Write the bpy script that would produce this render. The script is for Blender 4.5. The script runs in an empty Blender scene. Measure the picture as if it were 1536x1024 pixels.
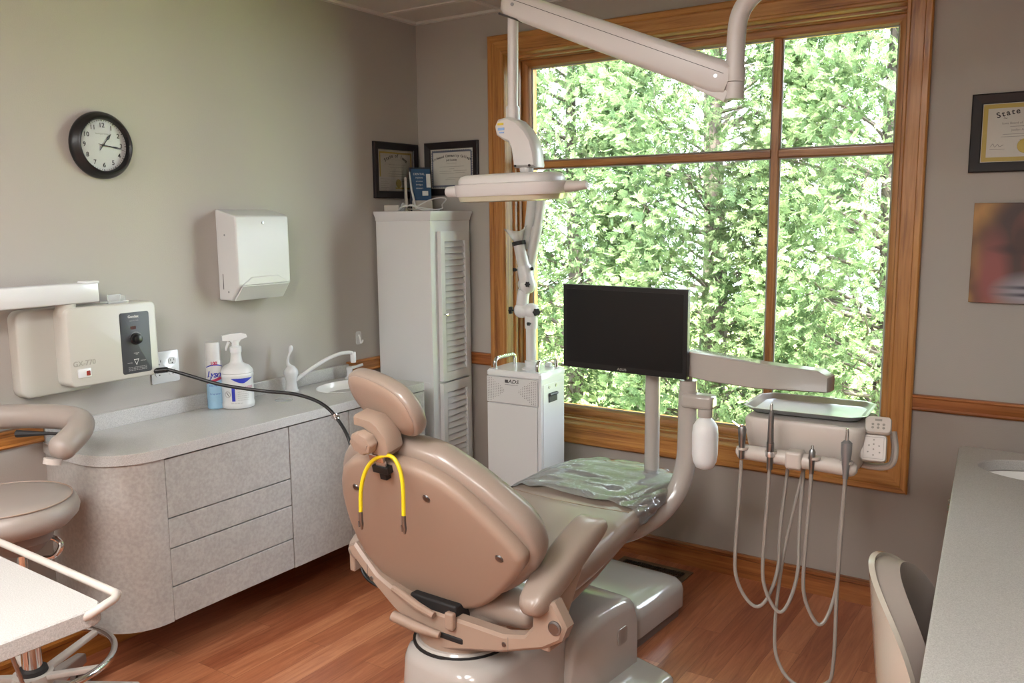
import bpy, bmesh, math, random
import numpy as np
from mathutils import Vector, Matrix, Euler
sc = bpy.context.scene
COL = sc.collection
PI = math.pi
R = math.radians
random.seed(7)

# ------------------------------------------------------------------ helpers
def lin(h):
    h = h.lstrip('#')
    o = []
    for i in (0, 2, 4):
        c = int(h[i:i+2], 16) / 255
        o.append(c/12.92 if c <= .04045 else ((c+.055)/1.055)**2.4)
    return (o[0], o[1], o[2], 1)

TM = {}
def empty(name, loc=(0, 0, 0), rot=(0, 0, 0), label=None, cat=None, group=None):
    o = bpy.data.objects.new(name, None)
    COL.objects.link(o)
    o.location = loc
    o.rotation_euler = rot
    o.empty_display_size = .05
    TM[o] = Matrix.Translation(Vector(loc)) @ Euler(rot).to_matrix().to_4x4()
    tag(o, label, cat, group)
    return o

def tag(o, label=None, cat=None, group=None, kind=None):
    if label: o['label'] = label
    if cat: o['category'] = cat
    if group: o['group'] = group
    if kind: o['kind'] = kind
    return o

def obj(name, bm, m, parent=None, world=False, smooth=35, bevel=0, bseg=3, sub=0, label=None, solid=0):
    """one mesh object; world=True: the bmesh is in world coordinates"""
    bmesh.ops.recalc_face_normals(bm, faces=bm.faces)
    me = bpy.data.meshes.new(name)
    bm.to_mesh(me)
    bm.free()
    if world and parent is not None:
        root = parent
        mat = TM.get(root)
        if mat is None:
            mat = TM[root] if root in TM else Matrix()
        me.transform(mat.inverted())
    if isinstance(m, (list, tuple)):
        for x in m: me.materials.append(x)
    else:
        me.materials.append(m)
    if smooth:
        me.shade_smooth()
        try:
            me.set_sharp_from_angle(angle=R(smooth))
        except Exception:
            pass
    o = bpy.data.objects.new(name, me)
    COL.objects.link(o)
    if parent is not None:
        o.parent = parent
        TM[o] = TM.get(parent, Matrix())
    else:
        TM[o] = Matrix()
    if bevel:
        b = o.modifiers.new('bevel', 'BEVEL')
        b.width = bevel; b.segments = bseg; b.limit_method = 'ANGLE'; b.angle_limit = R(35)
        b.harden_normals = False
        me.shade_smooth()
    if solid:
        s = o.modifiers.new('solid', 'SOLIDIFY'); s.thickness = solid; s.offset = 0
    if sub:
        s = o.modifiers.new('sub', 'SUBSURF'); s.levels = sub; s.render_levels = sub
        me.shade_smooth()
        for e in me.edges: e.use_edge_sharp = False
    if label: o['label'] = label
    return o

def nb(): return bmesh.new()

def box(bm, x0, x1, y0, y1, z0, z1, mat=None, mi=0):
    vs = [Vector((x, y, z)) for z in (z0, z1) for y in (y0, y1) for x in (x0, x1)]
    if mat is not None: vs = [mat @ v for v in vs]
    v = [bm.verts.new(p) for p in vs]
    for f in ((0, 2, 3, 1), (4, 5, 7, 6), (0, 1, 5, 4), (2, 6, 7, 3), (0, 4, 6, 2), (1, 3, 7, 5)):
        bm.faces.new([v[i] for i in f]).material_index = mi
    return bm

def cbox(bm, c, s, mat=None, mi=0):
    return box(bm, c[0]-s[0]/2, c[0]+s[0]/2, c[1]-s[1]/2, c[1]+s[1]/2, c[2]-s[2]/2, c[2]+s[2]/2, mat, mi)

def stack(bm, loops, cap0=True, cap1=True, closed=True, mi=0):
    """bridge successive vertex loops of equal length"""
    L = [[bm.verts.new(p) for p in lp] for lp in loops]
    n = len(L[0])
    rng = range(n) if closed else range(n-1)
    for a, b in zip(L[:-1], L[1:]):
        for i in rng:
            j = (i+1) % n
            try: bm.faces.new((a[i], a[j], b[j], b[i])).material_index = mi
            except ValueError: pass
    if cap0: bm.faces.new(list(reversed(L[0]))).material_index = mi
    if cap1: bm.faces.new(L[-1]).material_index = mi
    return L

def prism(bm, pts, axis, a, b, mi=0):
    """extrude a 2-D outline along an axis ('x': pts=(y,z), 'y': (x,z), 'z': (x,y))"""
    def P(p, d):
        if axis == 'x': return (d, p[0], p[1])
        if axis == 'y': return (p[0], d, p[1])
        return (p[0], p[1], d)
    stack(bm, [[P(p, a) for p in pts], [P(p, b) for p in pts]], mi=mi)
    return bm

def rrect(w, h, r, n=5, cx=0, cy=0):
    r = min(r, w/2-1e-5, h/2-1e-5)
    out = []
    for qx, qy, a0 in ((1, 1, 0), (-1, 1, 90), (-1, -1, 180), (1, -1, 270)):
        for k in range(n+1):
            a = R(a0 + 90*k/n)
            out.append((cx+qx*(w/2-r)+r*math.cos(a), cy+qy*(h/2-r)+r*math.sin(a)))
    return out

def circle(r, n=24, cx=0, cy=0, a0=0):
    return [(cx+r*math.cos(a0+2*PI*i/n), cy+r*math.sin(a0+2*PI*i/n)) for i in range(n)]

def frame_from(d):
    d = Vector(d).normalized()
    u = Vector((0, 0, 1)) if abs(d.z) < .95 else Vector((1, 0, 0))
    a = d.cross(u).normalized()
    return a, a.cross(d).normalized(), d

def tube(bm, pts, r, n=12, cap=True, mi=0):
    """round tube along a polyline, r a number or one per point; parallel transported"""
    P = [Vector(p) for p in pts]
    rs = r if isinstance(r, (list, tuple)) else [r]*len(P)
    loops = []
    a = None
    for i, p in enumerate(P):
        d = (P[min(i+1, len(P)-1)] - P[max(i-1, 0)]).normalized()
        if a is None:
            a, b, _ = frame_from(d)
        else:
            a = (a - d*a.dot(d)).normalized()
        b = d.cross(a).normalized()
        loops.append([p + (a*math.cos(2*PI*k/n) + b*math.sin(2*PI*k/n))*rs[i] for k in range(n)])
    stack(bm, loops, cap, cap, mi=mi)
    return bm

def catmull(pts, n=8):
    P = [Vector(p) for p in pts]
    P = [P[0]*2-P[1]] + P + [P[-1]*2-P[-2]]
    out = []
    for i in range(1, len(P)-2):
        p0, p1, p2, p3 = P[i-1:i+3]
        for k in range(n):
            t = k/n
            out.append(.5*((2*p1) + (p2-p0)*t + (2*p0-5*p1+4*p2-p3)*t*t + (3*p1-p0-3*p2+p3)*t**3))
    out.append(P[-2])
    return out

def lathe(bm, prof, n=28, mat=None, mi=0, sx=1, sy=1):
    """prof: (radius, z) from bottom to top, revolved about z, then transformed"""
    mat = mat or Matrix()
    loops = [[mat @ Vector((r*math.cos(2*PI*k/n)*sx, r*math.sin(2*PI*k/n)*sy, z)) for k in range(n)]
             for r, z in [(max(q[0], 1e-4), q[1]) for q in prof]]
    stack(bm, loops, mi=mi)
    return bm

def cyl(bm, p0, p1, r, n=20, mi=0):
    return tube(bm, [p0, p1], r, n, mi=mi)

def along(p, d, up=None):
    """matrix placing local z along d at p"""
    a, b, c = frame_from(d)
    m = Matrix((a, b, c)).transposed().to_4x4()
    m.translation = Vector(p)
    if m.determinant() < 0: pass
    return m

def basis(o, x, y, z):
    m = Matrix((Vector(x), Vector(y), Vector(z))).transposed().to_4x4()
    m.translation = Vector(o)
    return m

def inset(pts, d):
    n = len(pts)
    out = []
    A = sum(pts[i][0]*pts[(i+1) % n][1]-pts[(i+1) % n][0]*pts[i][1] for i in range(n))
    sgn = 1 if A > 0 else -1
    for i in range(n):
        p0, p1, p2 = Vector(pts[i-1]), Vector(pts[i]), Vector(pts[(i+1) % n])
        e = (p2-p0)
        if e.length < 1e-9: out.append(tuple(p1)); continue
        e.normalize()
        out.append((p1.x - sgn*e.y*d, p1.y + sgn*e.x*d))
    return out

def smooth_outline(ctrl, n=64):
    P = [Vector((p[0], p[1], 0)) for p in ctrl]
    m = len(P); out = []
    k = max(2, n//m)
    for i in range(m):
        p0, p1, p2, p3 = P[i-1], P[i], P[(i+1) % m], P[(i+2) % m]
        for j in range(k):
            t = j/k
            q = .5*((2*p1)+(p2-p0)*t+(2*p0-5*p1+4*p2-p3)*t*t+(3*p1-p0-3*p2+p3)*t**3)
            out.append((q.x, q.y))
    return out

def puff(bm, outline, rings, mat=None, mi=0):
    """pillow-like solid: rings of (inset distance, height); large insets become scaled rings"""
    mat = mat or Matrix()
    cx = sum(p[0] for p in outline)/len(outline); cy = sum(p[1] for p in outline)/len(outline)
    loops = []
    for d, z in rings:
        if d < 1: pts = inset(outline, d)
        else:
            k = d-1     # d = 1 + remaining scale
            pts = [(cx+(p[0]-cx)*k, cy+(p[1]-cy)*k) for p in outline]
        loops.append([mat @ Vector((p[0], p[1], z)) for p in pts])
    stack(bm, loops, mi=mi)
    return bm

def grid(bm, f, nu, nv, mi=0):
    V = [[bm.verts.new(f(i/nu, j/nv)) for j in range(nv+1)] for i in range(nu+1)]
    for i in range(nu):
        for j in range(nv):
            bm.faces.new((V[i][j], V[i+1][j], V[i+1][j+1], V[i][j+1])).material_index = mi
    return V

def ball(bm, c, r, n=16, s=(1, 1, 1), mat=None, mi=0):
    mat = mat or Matrix()
    loops = []
    for j in range(1, n//2):
        a = PI*j/(n//2)
        loops.append([mat @ Vector((c[0]+r*s[0]*math.sin(a)*math.cos(2*PI*k/n), c[1]+r*s[1]*math.sin(a)*math.sin(2*PI*k/n), c[2]-r*s[2]*math.cos(a))) for k in range(n)])
    stack(bm, loops, mi=mi)
    return bm

_dg = None
def text_bm(s, size, mat, align='CENTER', extrude=0.0, bold=0.0, space=1.0, wrap=None, shear=0.0, bm=None, sx=1.0):
    """letters as mesh, local x right / y up; mat places them; wrap = radius of a cylinder about local origin"""
    cu = bpy.data.curves.new('t', 'FONT')
    cu.body = s; cu.size = size; cu.align_x = align; cu.align_y = 'CENTER'
    cu.extrude = extrude; cu.offset = bold; cu.space_character = space; cu.shear = shear
    cu.resolution_u = 3
    o = bpy.data.objects.new('t', cu)
    COL.objects.link(o)
    bpy.context.view_layer.update()
    dg = bpy.context.evaluated_depsgraph_get()
    me = bpy.data.meshes.new_from_object(o.evaluated_get(dg))
    for v in me.vertices:
        x, y, z = v.co
        x *= sx
        if wrap:
            a = x/wrap
            v.co = (wrap*math.sin(a), y, wrap*math.cos(a)-wrap+z)
        else:
            v.co = (x, y, z)
    me.transform(mat)
    bm = bm or bmesh.new()
    bm.from_mesh(me)
    bpy.data.objects.remove(o)
    bpy.data.curves.remove(cu)
    bpy.data.meshes.remove(me)
    return bm

# ------------------------------------------------------------------ materials
def nodes(name):
    m = bpy.data.materials.new(name)
    m.use_nodes = True
    nt = m.node_tree
    b = nt.nodes['Principled BSDF']
    return m, nt, b

def mat(name, col, rough=.5, metal=0, spec=.5, bump=0, bscale=200, var=0, vscale=5, coat=0, trans=0, ior=1.45, emit=None, estr=0, alpha=1, sss=0, aniso=0):
    m, nt, b = nodes(name)
    c = lin(col) if isinstance(col, str) else col
    b.inputs['Base Color'].default_value = c
    b.inputs['Roughness'].default_value = rough
    b.inputs['Metallic'].default_value = metal
    b.inputs['Specular IOR Level'].default_value = spec
    b.inputs['Coat Weight'].default_value = coat
    b.inputs['Coat Roughness'].default_value = .08
    b.inputs['Transmission Weight'].default_value = trans
    b.inputs['IOR'].default_value = ior
    b.inputs['Alpha'].default_value = alpha
    b.inputs['Subsurface Weight'].default_value = sss
    if sss: b.inputs['Subsurface Radius'].default_value = (.01, .01, .01)
    if emit:
        b.inputs['Emission Color'].default_value = lin(emit)
        b.inputs['Emission Strength'].default_value = estr
    tc = nt.nodes.new('ShaderNodeTexCoord')
    if var:
        n = nt.nodes.new('ShaderNodeTexNoise'); n.inputs['Scale'].default_value = vscale; n.inputs['Detail'].default_value = 5
        nt.links.new(tc.outputs['Object'], n.inputs['Vector'])
        mx = nt.nodes.new('ShaderNodeMixRGB'); mx.blend_type = 'MIX'
        mx.inputs[1].default_value = tuple(x*(1-var) for x in c[:3])+(1,)
        mx.inputs[2].default_value = tuple(min(1, x*(1+var)) for x in c[:3])+(1,)
        nt.links.new(n.outputs['Fac'], mx.inputs[0])
        nt.links.new(mx.outputs[0], b.inputs['Base Color'])
    if bump:
        n = nt.nodes.new('ShaderNodeTexNoise'); n.inputs['Scale'].default_value = bscale; n.inputs['Detail'].default_value = 3
        nt.links.new(tc.outputs['Object'], n.inputs['Vector'])
        bp = nt.nodes.new('ShaderNodeBump'); bp.inputs['Strength'].default_value = bump; bp.inputs['Distance'].default_value = .002
        nt.links.new(n.outputs['Fac'], bp.inputs['Height'])
        nt.links.new(bp.outputs['Normal'], b.inputs['Normal'])
    return m

def speckle(name, base, dark, light, scale=350, rough=.45, cloud=.1):
    """laminate / solid surface: fine grains over a soft mottling"""
    m, nt, b = nodes(name)
    tc = nt.nodes.new('ShaderNodeTexCoord')
    n1 = nt.nodes.new('ShaderNodeTexNoise'); n1.inputs['Scale'].default_value = scale; n1.inputs['Detail'].default_value = 2
    n2 = nt.nodes.new('ShaderNodeTexNoise'); n2.inputs['Scale'].default_value = 9; n2.inputs['Detail'].default_value = 8; n2.inputs['Roughness'].default_value = .65
    for n in (n1, n2): nt.links.new(tc.outputs['Object'], n.inputs['Vector'])
    cr = nt.nodes.new('ShaderNodeValToRGB')
    e = cr.color_ramp.elements
    e[0].position = .34; e[0].color = lin(dark)
    e[1].position = .66; e[1].color = lin(light)
    k = e.new(.5); k.color = lin(base)
    nt.links.new(n1.outputs['Fac'], cr.inputs['Fac'])
    mr = nt.nodes.new('ShaderNodeMapRange'); mr.inputs['From Min'].default_value = .3; mr.inputs['From Max'].default_value = .7
    mr.inputs['To Min'].default_value = 1-cloud; mr.inputs['To Max'].default_value = 1+cloud
    nt.links.new(n2.outputs['Fac'], mr.inputs['Value'])
    mx = nt.nodes.new('ShaderNodeVectorMath'); mx.operation = 'SCALE'
    nt.links.new(cr.outputs['Color'], mx.inputs[0]); nt.links.new(mr.outputs['Result'], mx.inputs['Scale'])
    nt.links.new(mx.outputs['Vector'], b.inputs['Base Color'])
    b.inputs['Roughness'].default_value = rough
    return m

def wood(name, c1, c2, c3, axis='X', scale=14, rough=.35, dist=2.0, coat=.2):
    """grain that runs along an axis"""
    m, nt, b = nodes(name)
    tc = nt.nodes.new('ShaderNodeTexCoord')
    mp = nt.nodes.new('ShaderNodeMapping')
    s = {'X': (.045, 1, 1), 'Y': (1, .045, 1), 'Z': (1, 1, .045)}[axis]
    mp.inputs['Scale'].default_value = s
    nt.links.new(tc.outputs['Object'], mp.inputs['Vector'])
    n1 = nt.nodes.new('ShaderNodeTexNoise'); n1.inputs['Scale'].default_value = scale*5; n1.inputs['Detail'].default_value = 7
    n1.inputs['Distortion'].default_value = dist*.4; n1.inputs['Roughness'].default_value = .7
    n2 = nt.nodes.new('ShaderNodeTexNoise'); n2.inputs['Scale'].default_value = scale*1.2; n2.inputs['Detail'].default_value = 3; n2.inputs['Distortion'].default_value = dist
    for n in (n1, n2): nt.links.new(mp.outputs['Vector'], n.inputs['Vector'])
    ad = nt.nodes.new('ShaderNodeMath'); ad.operation = 'MULTIPLY_ADD'; ad.inputs[1].default_value = .55
    sc2 = nt.nodes.new('ShaderNodeMath'); sc2.operation = 'MULTIPLY'; sc2.inputs[1].default_value = .45
    nt.links.new(n2.outputs['Fac'], sc2.inputs[0])
    nt.links.new(n1.outputs['Fac'], ad.inputs[0]); nt.links.new(sc2.outputs[0], ad.inputs[2])
    cr = nt.nodes.new('ShaderNodeValToRGB')
    e = cr.color_ramp.elements
    e[0].position = .36; e[0].color = lin(c1)
    e[1].position = .62; e[1].color = lin(c3)
    k = e.new(.47); k.color = lin(c2)
    nt.links.new(ad.outputs[0], cr.inputs['Fac'])
    nt.links.new(cr.outputs['Color'], b.inputs['Base Color'])
    b.inputs['Roughness'].default_value = rough
    b.inputs['Coat Weight'].default_value = coat; b.inputs['Coat Roughness'].default_value = .2
    bp = nt.nodes.new('ShaderNodeBump'); bp.inputs['Strength'].default_value = .15; bp.inputs['Distance'].default_value = .001
    nt.links.new(ad.outputs[0], bp.inputs['Height']); nt.links.new(bp.outputs['Normal'], b.inputs['Normal'])
    return m

def floor_mat():
    m, nt, b = nodes('laminate_floor')
    tc = nt.nodes.new('ShaderNodeTexCoord')
    mp = nt.nodes.new('ShaderNodeMapping'); mp.inputs['Rotation'].default_value = (0, 0, R(90))
    nt.links.new(tc.outputs['Object'], mp.inputs['Vector'])
    br = nt.nodes.new('ShaderNodeTexBrick')
    br.inputs['Scale'].default_value = 1
    br.inputs['Brick Width'].default_value = .85; br.inputs['Row Height'].default_value = .095
    br.inputs['Mortar Size'].default_value = .0006; br.inputs['Mortar Smooth'].default_value = .3
    br.inputs['Color1'].default_value = (0, 0, 0, 1); br.inputs['Color2'].default_value = (1, 1, 1, 1)
    br.inputs['Mortar'].default_value = (.2, .2, .2, 1); br.inputs['Bias'].default_value = 0
    br.offset = .37; br.offset_frequency = 3
    nt.links.new(mp.outputs['Vector'], br.inputs['Vector'])
    # grain
    mp2 = nt.nodes.new('ShaderNodeMapping'); mp2.inputs['Scale'].default_value = (1, .07, 1)
    nt.links.new(tc.outputs['Object'], mp2.inputs['Vector'])
    off = nt.nodes.new('ShaderNodeVectorMath'); off.operation = 'MULTIPLY_ADD'
    off.inputs[1].default_value = (7, 9, 0)
    nt.links.new(br.outputs['Color'], off.inputs[0]); nt.links.new(mp2.outputs['Vector'], off.inputs[2])
    n1 = nt.nodes.new('ShaderNodeTexNoise'); n1.inputs['Scale'].default_value = 42; n1.inputs['Detail'].default_value = 7; n1.inputs['Distortion'].default_value = 1.2; n1.inputs['Roughness'].default_value = .65
    nt.links.new(off.outputs[0], n1.inputs['Vector'])
    bw = nt.nodes.new('ShaderNodeSeparateColor')
    nt.links.new(br.outputs['Color'], bw.inputs[0])
    ma = nt.nodes.new('ShaderNodeMath'); ma.operation = 'MULTIPLY_ADD'; ma.inputs[1].default_value = .26
    mb = nt.nodes.new('ShaderNodeMath'); mb.operation = 'MULTIPLY'; mb.inputs[1].default_value = .74
    nt.links.new(n1.outputs['Fac'], mb.inputs[0]); nt.links.new(bw.outputs[0], ma.inputs[0]); nt.links.new(mb.outputs[0], ma.inputs[2])
    cr = nt.nodes.new('ShaderNodeValToRGB')
    e = cr.color_ramp.elements
    e[0].position = .28; e[0].color = lin('#84442c')
    e[1].position = .78; e[1].color = lin('#cb8c66')
    k = e.new(.52); k.color = lin('#aa6948')
    nt.links.new(ma.outputs[0], cr.inputs['Fac'])
    mx = nt.nodes.new('ShaderNodeMixRGB'); mx.blend_type = 'MULTIPLY'
    mx.inputs[2].default_value = (.35, .28, .25, 1)
    nt.links.new(br.outputs['Fac'], mx.inputs[0]); nt.links.new(cr.outputs['Color'], mx.inputs[1])
    nt.links.new(mx.outputs[0], b.inputs['Base Color'])
    b.inputs['Roughness'].default_value = .28
    b.inputs['Specular IOR Level'].default_value = .6
    return m

def glass_mat(name='window_glass', tint=(1, 1, 1, 1), gl=.06):
    m = bpy.data.materials.new(name); m.use_nodes = True
    nt = m.node_tree; nt.nodes.clear()
    out = nt.nodes.new('ShaderNodeOutputMaterial')
    tr = nt.nodes.new('ShaderNodeBsdfTransparent'); tr.inputs[0].default_value = tint
    g = nt.nodes.new('ShaderNodeBsdfGlossy'); g.inputs['Roughness'].default_value = .02
    fr = nt.nodes.new('ShaderNodeFresnel'); fr.inputs['IOR'].default_value = 1.25
    mx = nt.nodes.new('ShaderNodeMixShader')
    nt.links.new(fr.outputs[0], mx.inputs[0]); nt.links.new(tr.outputs[0], mx.inputs[1]); nt.links.new(g.outputs[0], mx.inputs[2])
    nt.links.new(mx.outputs[0], out.inputs[0])
    return m

def film_mat(name, tint=(.97, .97, .95, 1), fac=.25, bscale=25, bump=.6, rough=.12, milk=.1):
    """thin clear plastic film: transparent with wrinkled gloss"""
    m = bpy.data.materials.new(name); m.use_nodes = True
    nt = m.node_tree; nt.nodes.clear()
    out = nt.nodes.new('ShaderNodeOutputMaterial')
    tr = nt.nodes.new('ShaderNodeBsdfTransparent'); tr.inputs[0].default_value = tint
    g = nt.nodes.new('ShaderNodeBsdfGlossy'); g.inputs['Roughness'].default_value = rough
    fr = nt.nodes.new('ShaderNodeLayerWeight'); fr.inputs['Blend'].default_value = fac
    tc = nt.nodes.new('ShaderNodeTexCoord')
    n = nt.nodes.new('ShaderNodeTexNoise'); n.inputs['Scale'].default_value = bscale; n.inputs['Detail'].default_value = 3; n.inputs['Distortion'].default_value = 1.5
    bp = nt.nodes.new('ShaderNodeBump'); bp.inputs['Strength'].default_value = bump; bp.inputs['Distance'].default_value = .01
    nt.links.new(tc.outputs['Object'], n.inputs['Vector']); nt.links.new(n.outputs['Fac'], bp.inputs['Height'])
    nt.links.new(bp.outputs['Normal'], g.inputs['Normal']); nt.links.new(bp.outputs['Normal'], fr.inputs['Normal'])
    mx = nt.nodes.new('ShaderNodeMixShader')
    df = nt.nodes.new('ShaderNodeBsdfDiffuse'); df.inputs[0].default_value = (.85, .86, .85, 1)
    m0 = nt.nodes.new('ShaderNodeMixShader'); m0.inputs[0].default_value = milk
    nt.links.new(tr.outputs[0], m0.inputs[1]); nt.links.new(df.outputs[0], m0.inputs[2])
    nt.links.new(fr.outputs['Fresnel'], mx.inputs[0]); nt.links.new(m0.outputs[0], mx.inputs[1]); nt.links.new(g.outputs[0], mx.inputs[2])
    nt.links.new(mx.outputs[0], out.inputs[0])
    return m

M = {}
M['wall'] = mat('wall_upper', '#aca7a1', .85, bump=.25, bscale=260, spec=.2)
M['wall_low'] = mat('wall_lower', '#9e958e', .85, bump=.25, bscale=260, spec=.2)
M['ceil'] = mat('ceiling_tile', '#c9c7c0', .95, bump=.5, bscale=120, spec=.1, var=.04, vscale=150)
M['tbar'] = mat('ceiling_grid', '#d2d0ca', .6)
M['floor'] = floor_mat()
M['oakX'] = wood('oak_along_x', '#7c4a1e', '#a87038', '#c08a4c', 'X')
M['oakY'] = wood('oak_along_y', '#7c4a1e', '#a87038', '#c08a4c', 'Y')
M['oakZ'] = wood('oak_along_z', '#7c4a1e', '#a87038', '#c08a4c', 'Z')
M['railX'] = wood('rail_oak_x', '#5f3216', '#8c5229', '#a5683a', 'X')
M['railY'] = wood('rail_oak_y', '#6e3d12', '#a2662a', '#bd803e', 'Y')
M['lam'] = speckle('grey_laminate', '#a19d98', '#9a9691', '#a8a49f', 90, .4, .07)
M['top'] = speckle('grey_worktop', '#b2b0ad', '#a5a3a0', '#bebcb9', 420, .38, .02)
M['vinyl'] = mat('taupe_vinyl', '#94857a', .3, spec=.6, coat=.25, bump=.05, bscale=500)
M['vinyl2'] = mat('taupe_vinyl_stool', '#948a83', .36, spec=.5, bump=.05, bscale=500)
M['shell'] = mat('tan_shell', '#9a8576', .38, spec=.45)
M['cream'] = mat('taupe_painted_metal', '#aca6a0', .16, spec=.5, coat=.4)
M['greybeige'] = mat('grey_beige_plastic', '#b4ada6', .35, spec=.5)
M['strip'] = mat('dark_base_strip', '#7b706b', .5)
M['white'] = mat('white_plastic', '#cccdcd', .35)
M['whitegloss'] = mat('white_gloss', '#d6d8da', .2, coat=.3)
M['cabwhite'] = mat('white_painted_wood', '#d6d7d8', .4)
M['ivory'] = mat('ivory_enamel', '#bbb9b1', .35)
M['armwhite'] = mat('lamp_white', '#c3c0be', .32)
M['chrome'] = mat('chrome', '#d6d6d6', .08, metal=1)
M['steel'] = mat('brushed_steel', '#dfe2e5', .3, metal=1)
M['dsteel'] = mat('dark_steel', '#8e8f90', .3, metal=1)
M['black'] = mat('black_plastic', '#161617', .35)
M['matblack'] = mat('matt_black', '#1c1b1c', .6)
M['screen'] = mat('black_screen', '#101112', .28, spec=.4)
M['panel'] = mat('charcoal_panel', '#3a3c40', .45)
M['frame'] = mat('black_wood_frame', '#211c1d', .4)
M['paper'] = mat('certificate_paper', '#d2d0c7', .8)
M['cream_paper'] = mat('cream_paper', '#c3bda0', .8)
M['ink'] = mat('ink', '#3c3a3a', .8)
M['softink'] = mat('faded_ink', '#86847e', .8)
M['gold'] = mat('gold_seal', '#a8923a', .45, metal=.3)
M['goldborder'] = mat('gold_border', '#c0aa5c', .7)
M['blueborder'] = mat('blue_border', '#6f7688', .8)
M['dot'] = mat('hole_dark', '#4a484a', .8)
M['red'] = mat('red_switch', '#8d2b20', .4)
M['tubing'] = mat('grey_tubing', '#8d8781', .32)
M['yellow'] = mat('yellow_cord', '#d8c21c', .4)
M['blue'] = mat('deep_blue', '#2a36a8', .5)
M['bluefold'] = mat('brochure_blue', '#22486c', .45, var=.3, vscale=20)
M['navy'] = mat('brochure_navy', '#1d2434', .5)
M['canblue'] = mat('can_blue', '#9bc3de', .35, var=.1, vscale=40)
M['canred'] = mat('can_red', '#b03050', .4)
M['sink'] = mat('sink_white', '#e6e5e2', .2, coat=.3)
M['sinkr'] = mat('sink_bone', '#c2beb7', .3)
M['milk'] = mat('milky_plastic', '#e9ebec', .4, sss=.3)
M['crystal'] = mat('clear_plastic', '#e6eaea', .08, alpha=.38, spec=.6)
M['film'] = film_mat('clear_film', (.98, .98, .97, 1), .42, 9, .55, .05, .22)
M['glass'] = glass_mat()
M['gasket'] = mat('gasket_grey', '#a5aaab', .5)
M['vent'] = mat('vent_brown', '#3d3229', .5, metal=.3)
M['ventrim'] = mat('vent_rim', '#6d5f50', .45, metal=.3)
M['rubber'] = mat('rubber', '#262424', .6)
M['tag'] = mat('tag_yellow', '#cdb730', .5)
M['tagblue'] = mat('tag_blue', '#7ea0cf', .5)
M['emb'] = mat('embossed_ivory', '#a09e95', .4)
M['whiteink'] = mat('white_ink', '#c9c9c9', .6)
M['lightpink'] = mat('pink_ink', '#b0708a', .6)

def stripe_glass(): pass
LIGHT_STR, SUN, SKY, EXPO, FRONDS = 19.0, 36.0, 13.0, 0.8, 18000
# ------------------------------------------------------------------ room
RX, RY, H = 3.25, -5.4, 2.44
OX0, OX1, OZ0, OZ1 = .525, 2.232, .556, 2.236       # window opening
RZ0, RZ1 = .789, .848                               # chair rail

def struct(name, bm, m, **k):
    o = obj(name, bm, m, **k); o['kind'] = 'structure'; return o

bm = box(nb(), -.2, RX+.2, RY-.2, .2, -.15, 0)
struct('floor', bm, M['floor'], smooth=0)
bm = box(nb(), -.2, RX+.2, RY-.2, .2, H, H+.15)
struct('ceiling', bm, M['ceil'], smooth=0)
bm = nb()
zs = .82
box(bm, -.2, OX0, 0, .2, 0, zs, mi=1); box(bm, -.2, OX0, 0, .2, zs, H, mi=0)
box(bm, OX1, RX+.2, 0, .2, 0, zs, mi=1); box(bm, OX1, RX+.2, 0, .2, zs, H, mi=0)
box(bm, OX0, OX1, 0, .2, 0, OZ0, mi=1); box(bm, OX0, OX1, 0, .2, OZ1, H, mi=0)
struct('wall_back', bm, [M['wall'], M['wall_low']], smooth=0)
for nm, a in (('wall_left', (-.2, 0, RY, 0)), ('wall_right', (RX, RX+.2, RY, 0)), ('wall_front', (-.2, RX+.2, RY-.2, RY))):
    bm = nb(); box(bm, *a, 0, zs, mi=1); box(bm, *a, zs, H, mi=0)
    struct(nm, bm, [M['wall'], M['wall_low']], smooth=0)

# chair rail: moulded section
def rail(name, axis, a, b, side):
    prof = [(0, RZ0), (.012, RZ0), (.016, RZ0+.006), (.012, RZ0+.013), (.014, RZ0+.016), (.014, RZ1-.014), (.019, RZ1-.008), (.019, RZ1-.001), (.015, RZ1), (0, RZ1)]
    bm = nb()
    if axis == 'x': prism(bm, [(-p[0], p[1]) for p in prof], 'x', a, b); m = M['railX']
    else: prism(bm, [(side*p[0], p[1]) for p in prof], 'y', a, b); m = M['railY']
    struct(name, bm, m)
CL, CR = .436, 2.318
rail('trim_1', 'x', 0, CL, 1)
rail('trim_2', 'x', CR, RX, 1)
rail('trim_3', 'y', RY, -1.968, 1)
rail('trim_4', 'y', -.556, 0, 1)
# baseboards
def basebd(name, axis, a, b, side=1):
    prof = [(0, 0), (.014, 0), (.014, .078), (.018, .082), (.018, .094), (.012, .1), (0, .1)]
    bm = nb()
    if axis == 'x': prism(bm, [(-p[0], p[1]) for p in prof], 'x', a, b); m = M['railX']
    elif side > 0: prism(bm, prof, 'y', a, b); m = M['railY']
    else: prism(bm, [(RX-p[0], p[1]) for p in prof], 'y', a, b); m = M['railY']
    struct(name, bm, m)
basebd('baseboard_back', 'x', 0, RX)
basebd('baseboard_left', 'y', RY, -.018)
# ceiling grid
bm = nb()
x = .505
while x < RX: cbox(bm, (x, RY/2, H-.003), (.024, -RY, .006)); x += .61
y = -.245
while y > RY: cbox(bm, (RX/2, y, H-.0035), (RX, .024, .006)); y -= .61
box(bm, 0, .022, RY, 0, H-.012, H); box(bm, 0, RX, -.022, 0, H-.012, H); box(bm, RX-.022, RX, RY, 0, H-.012, H)
struct('trim_5', bm, M['tbar'], smooth=0)

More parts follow.
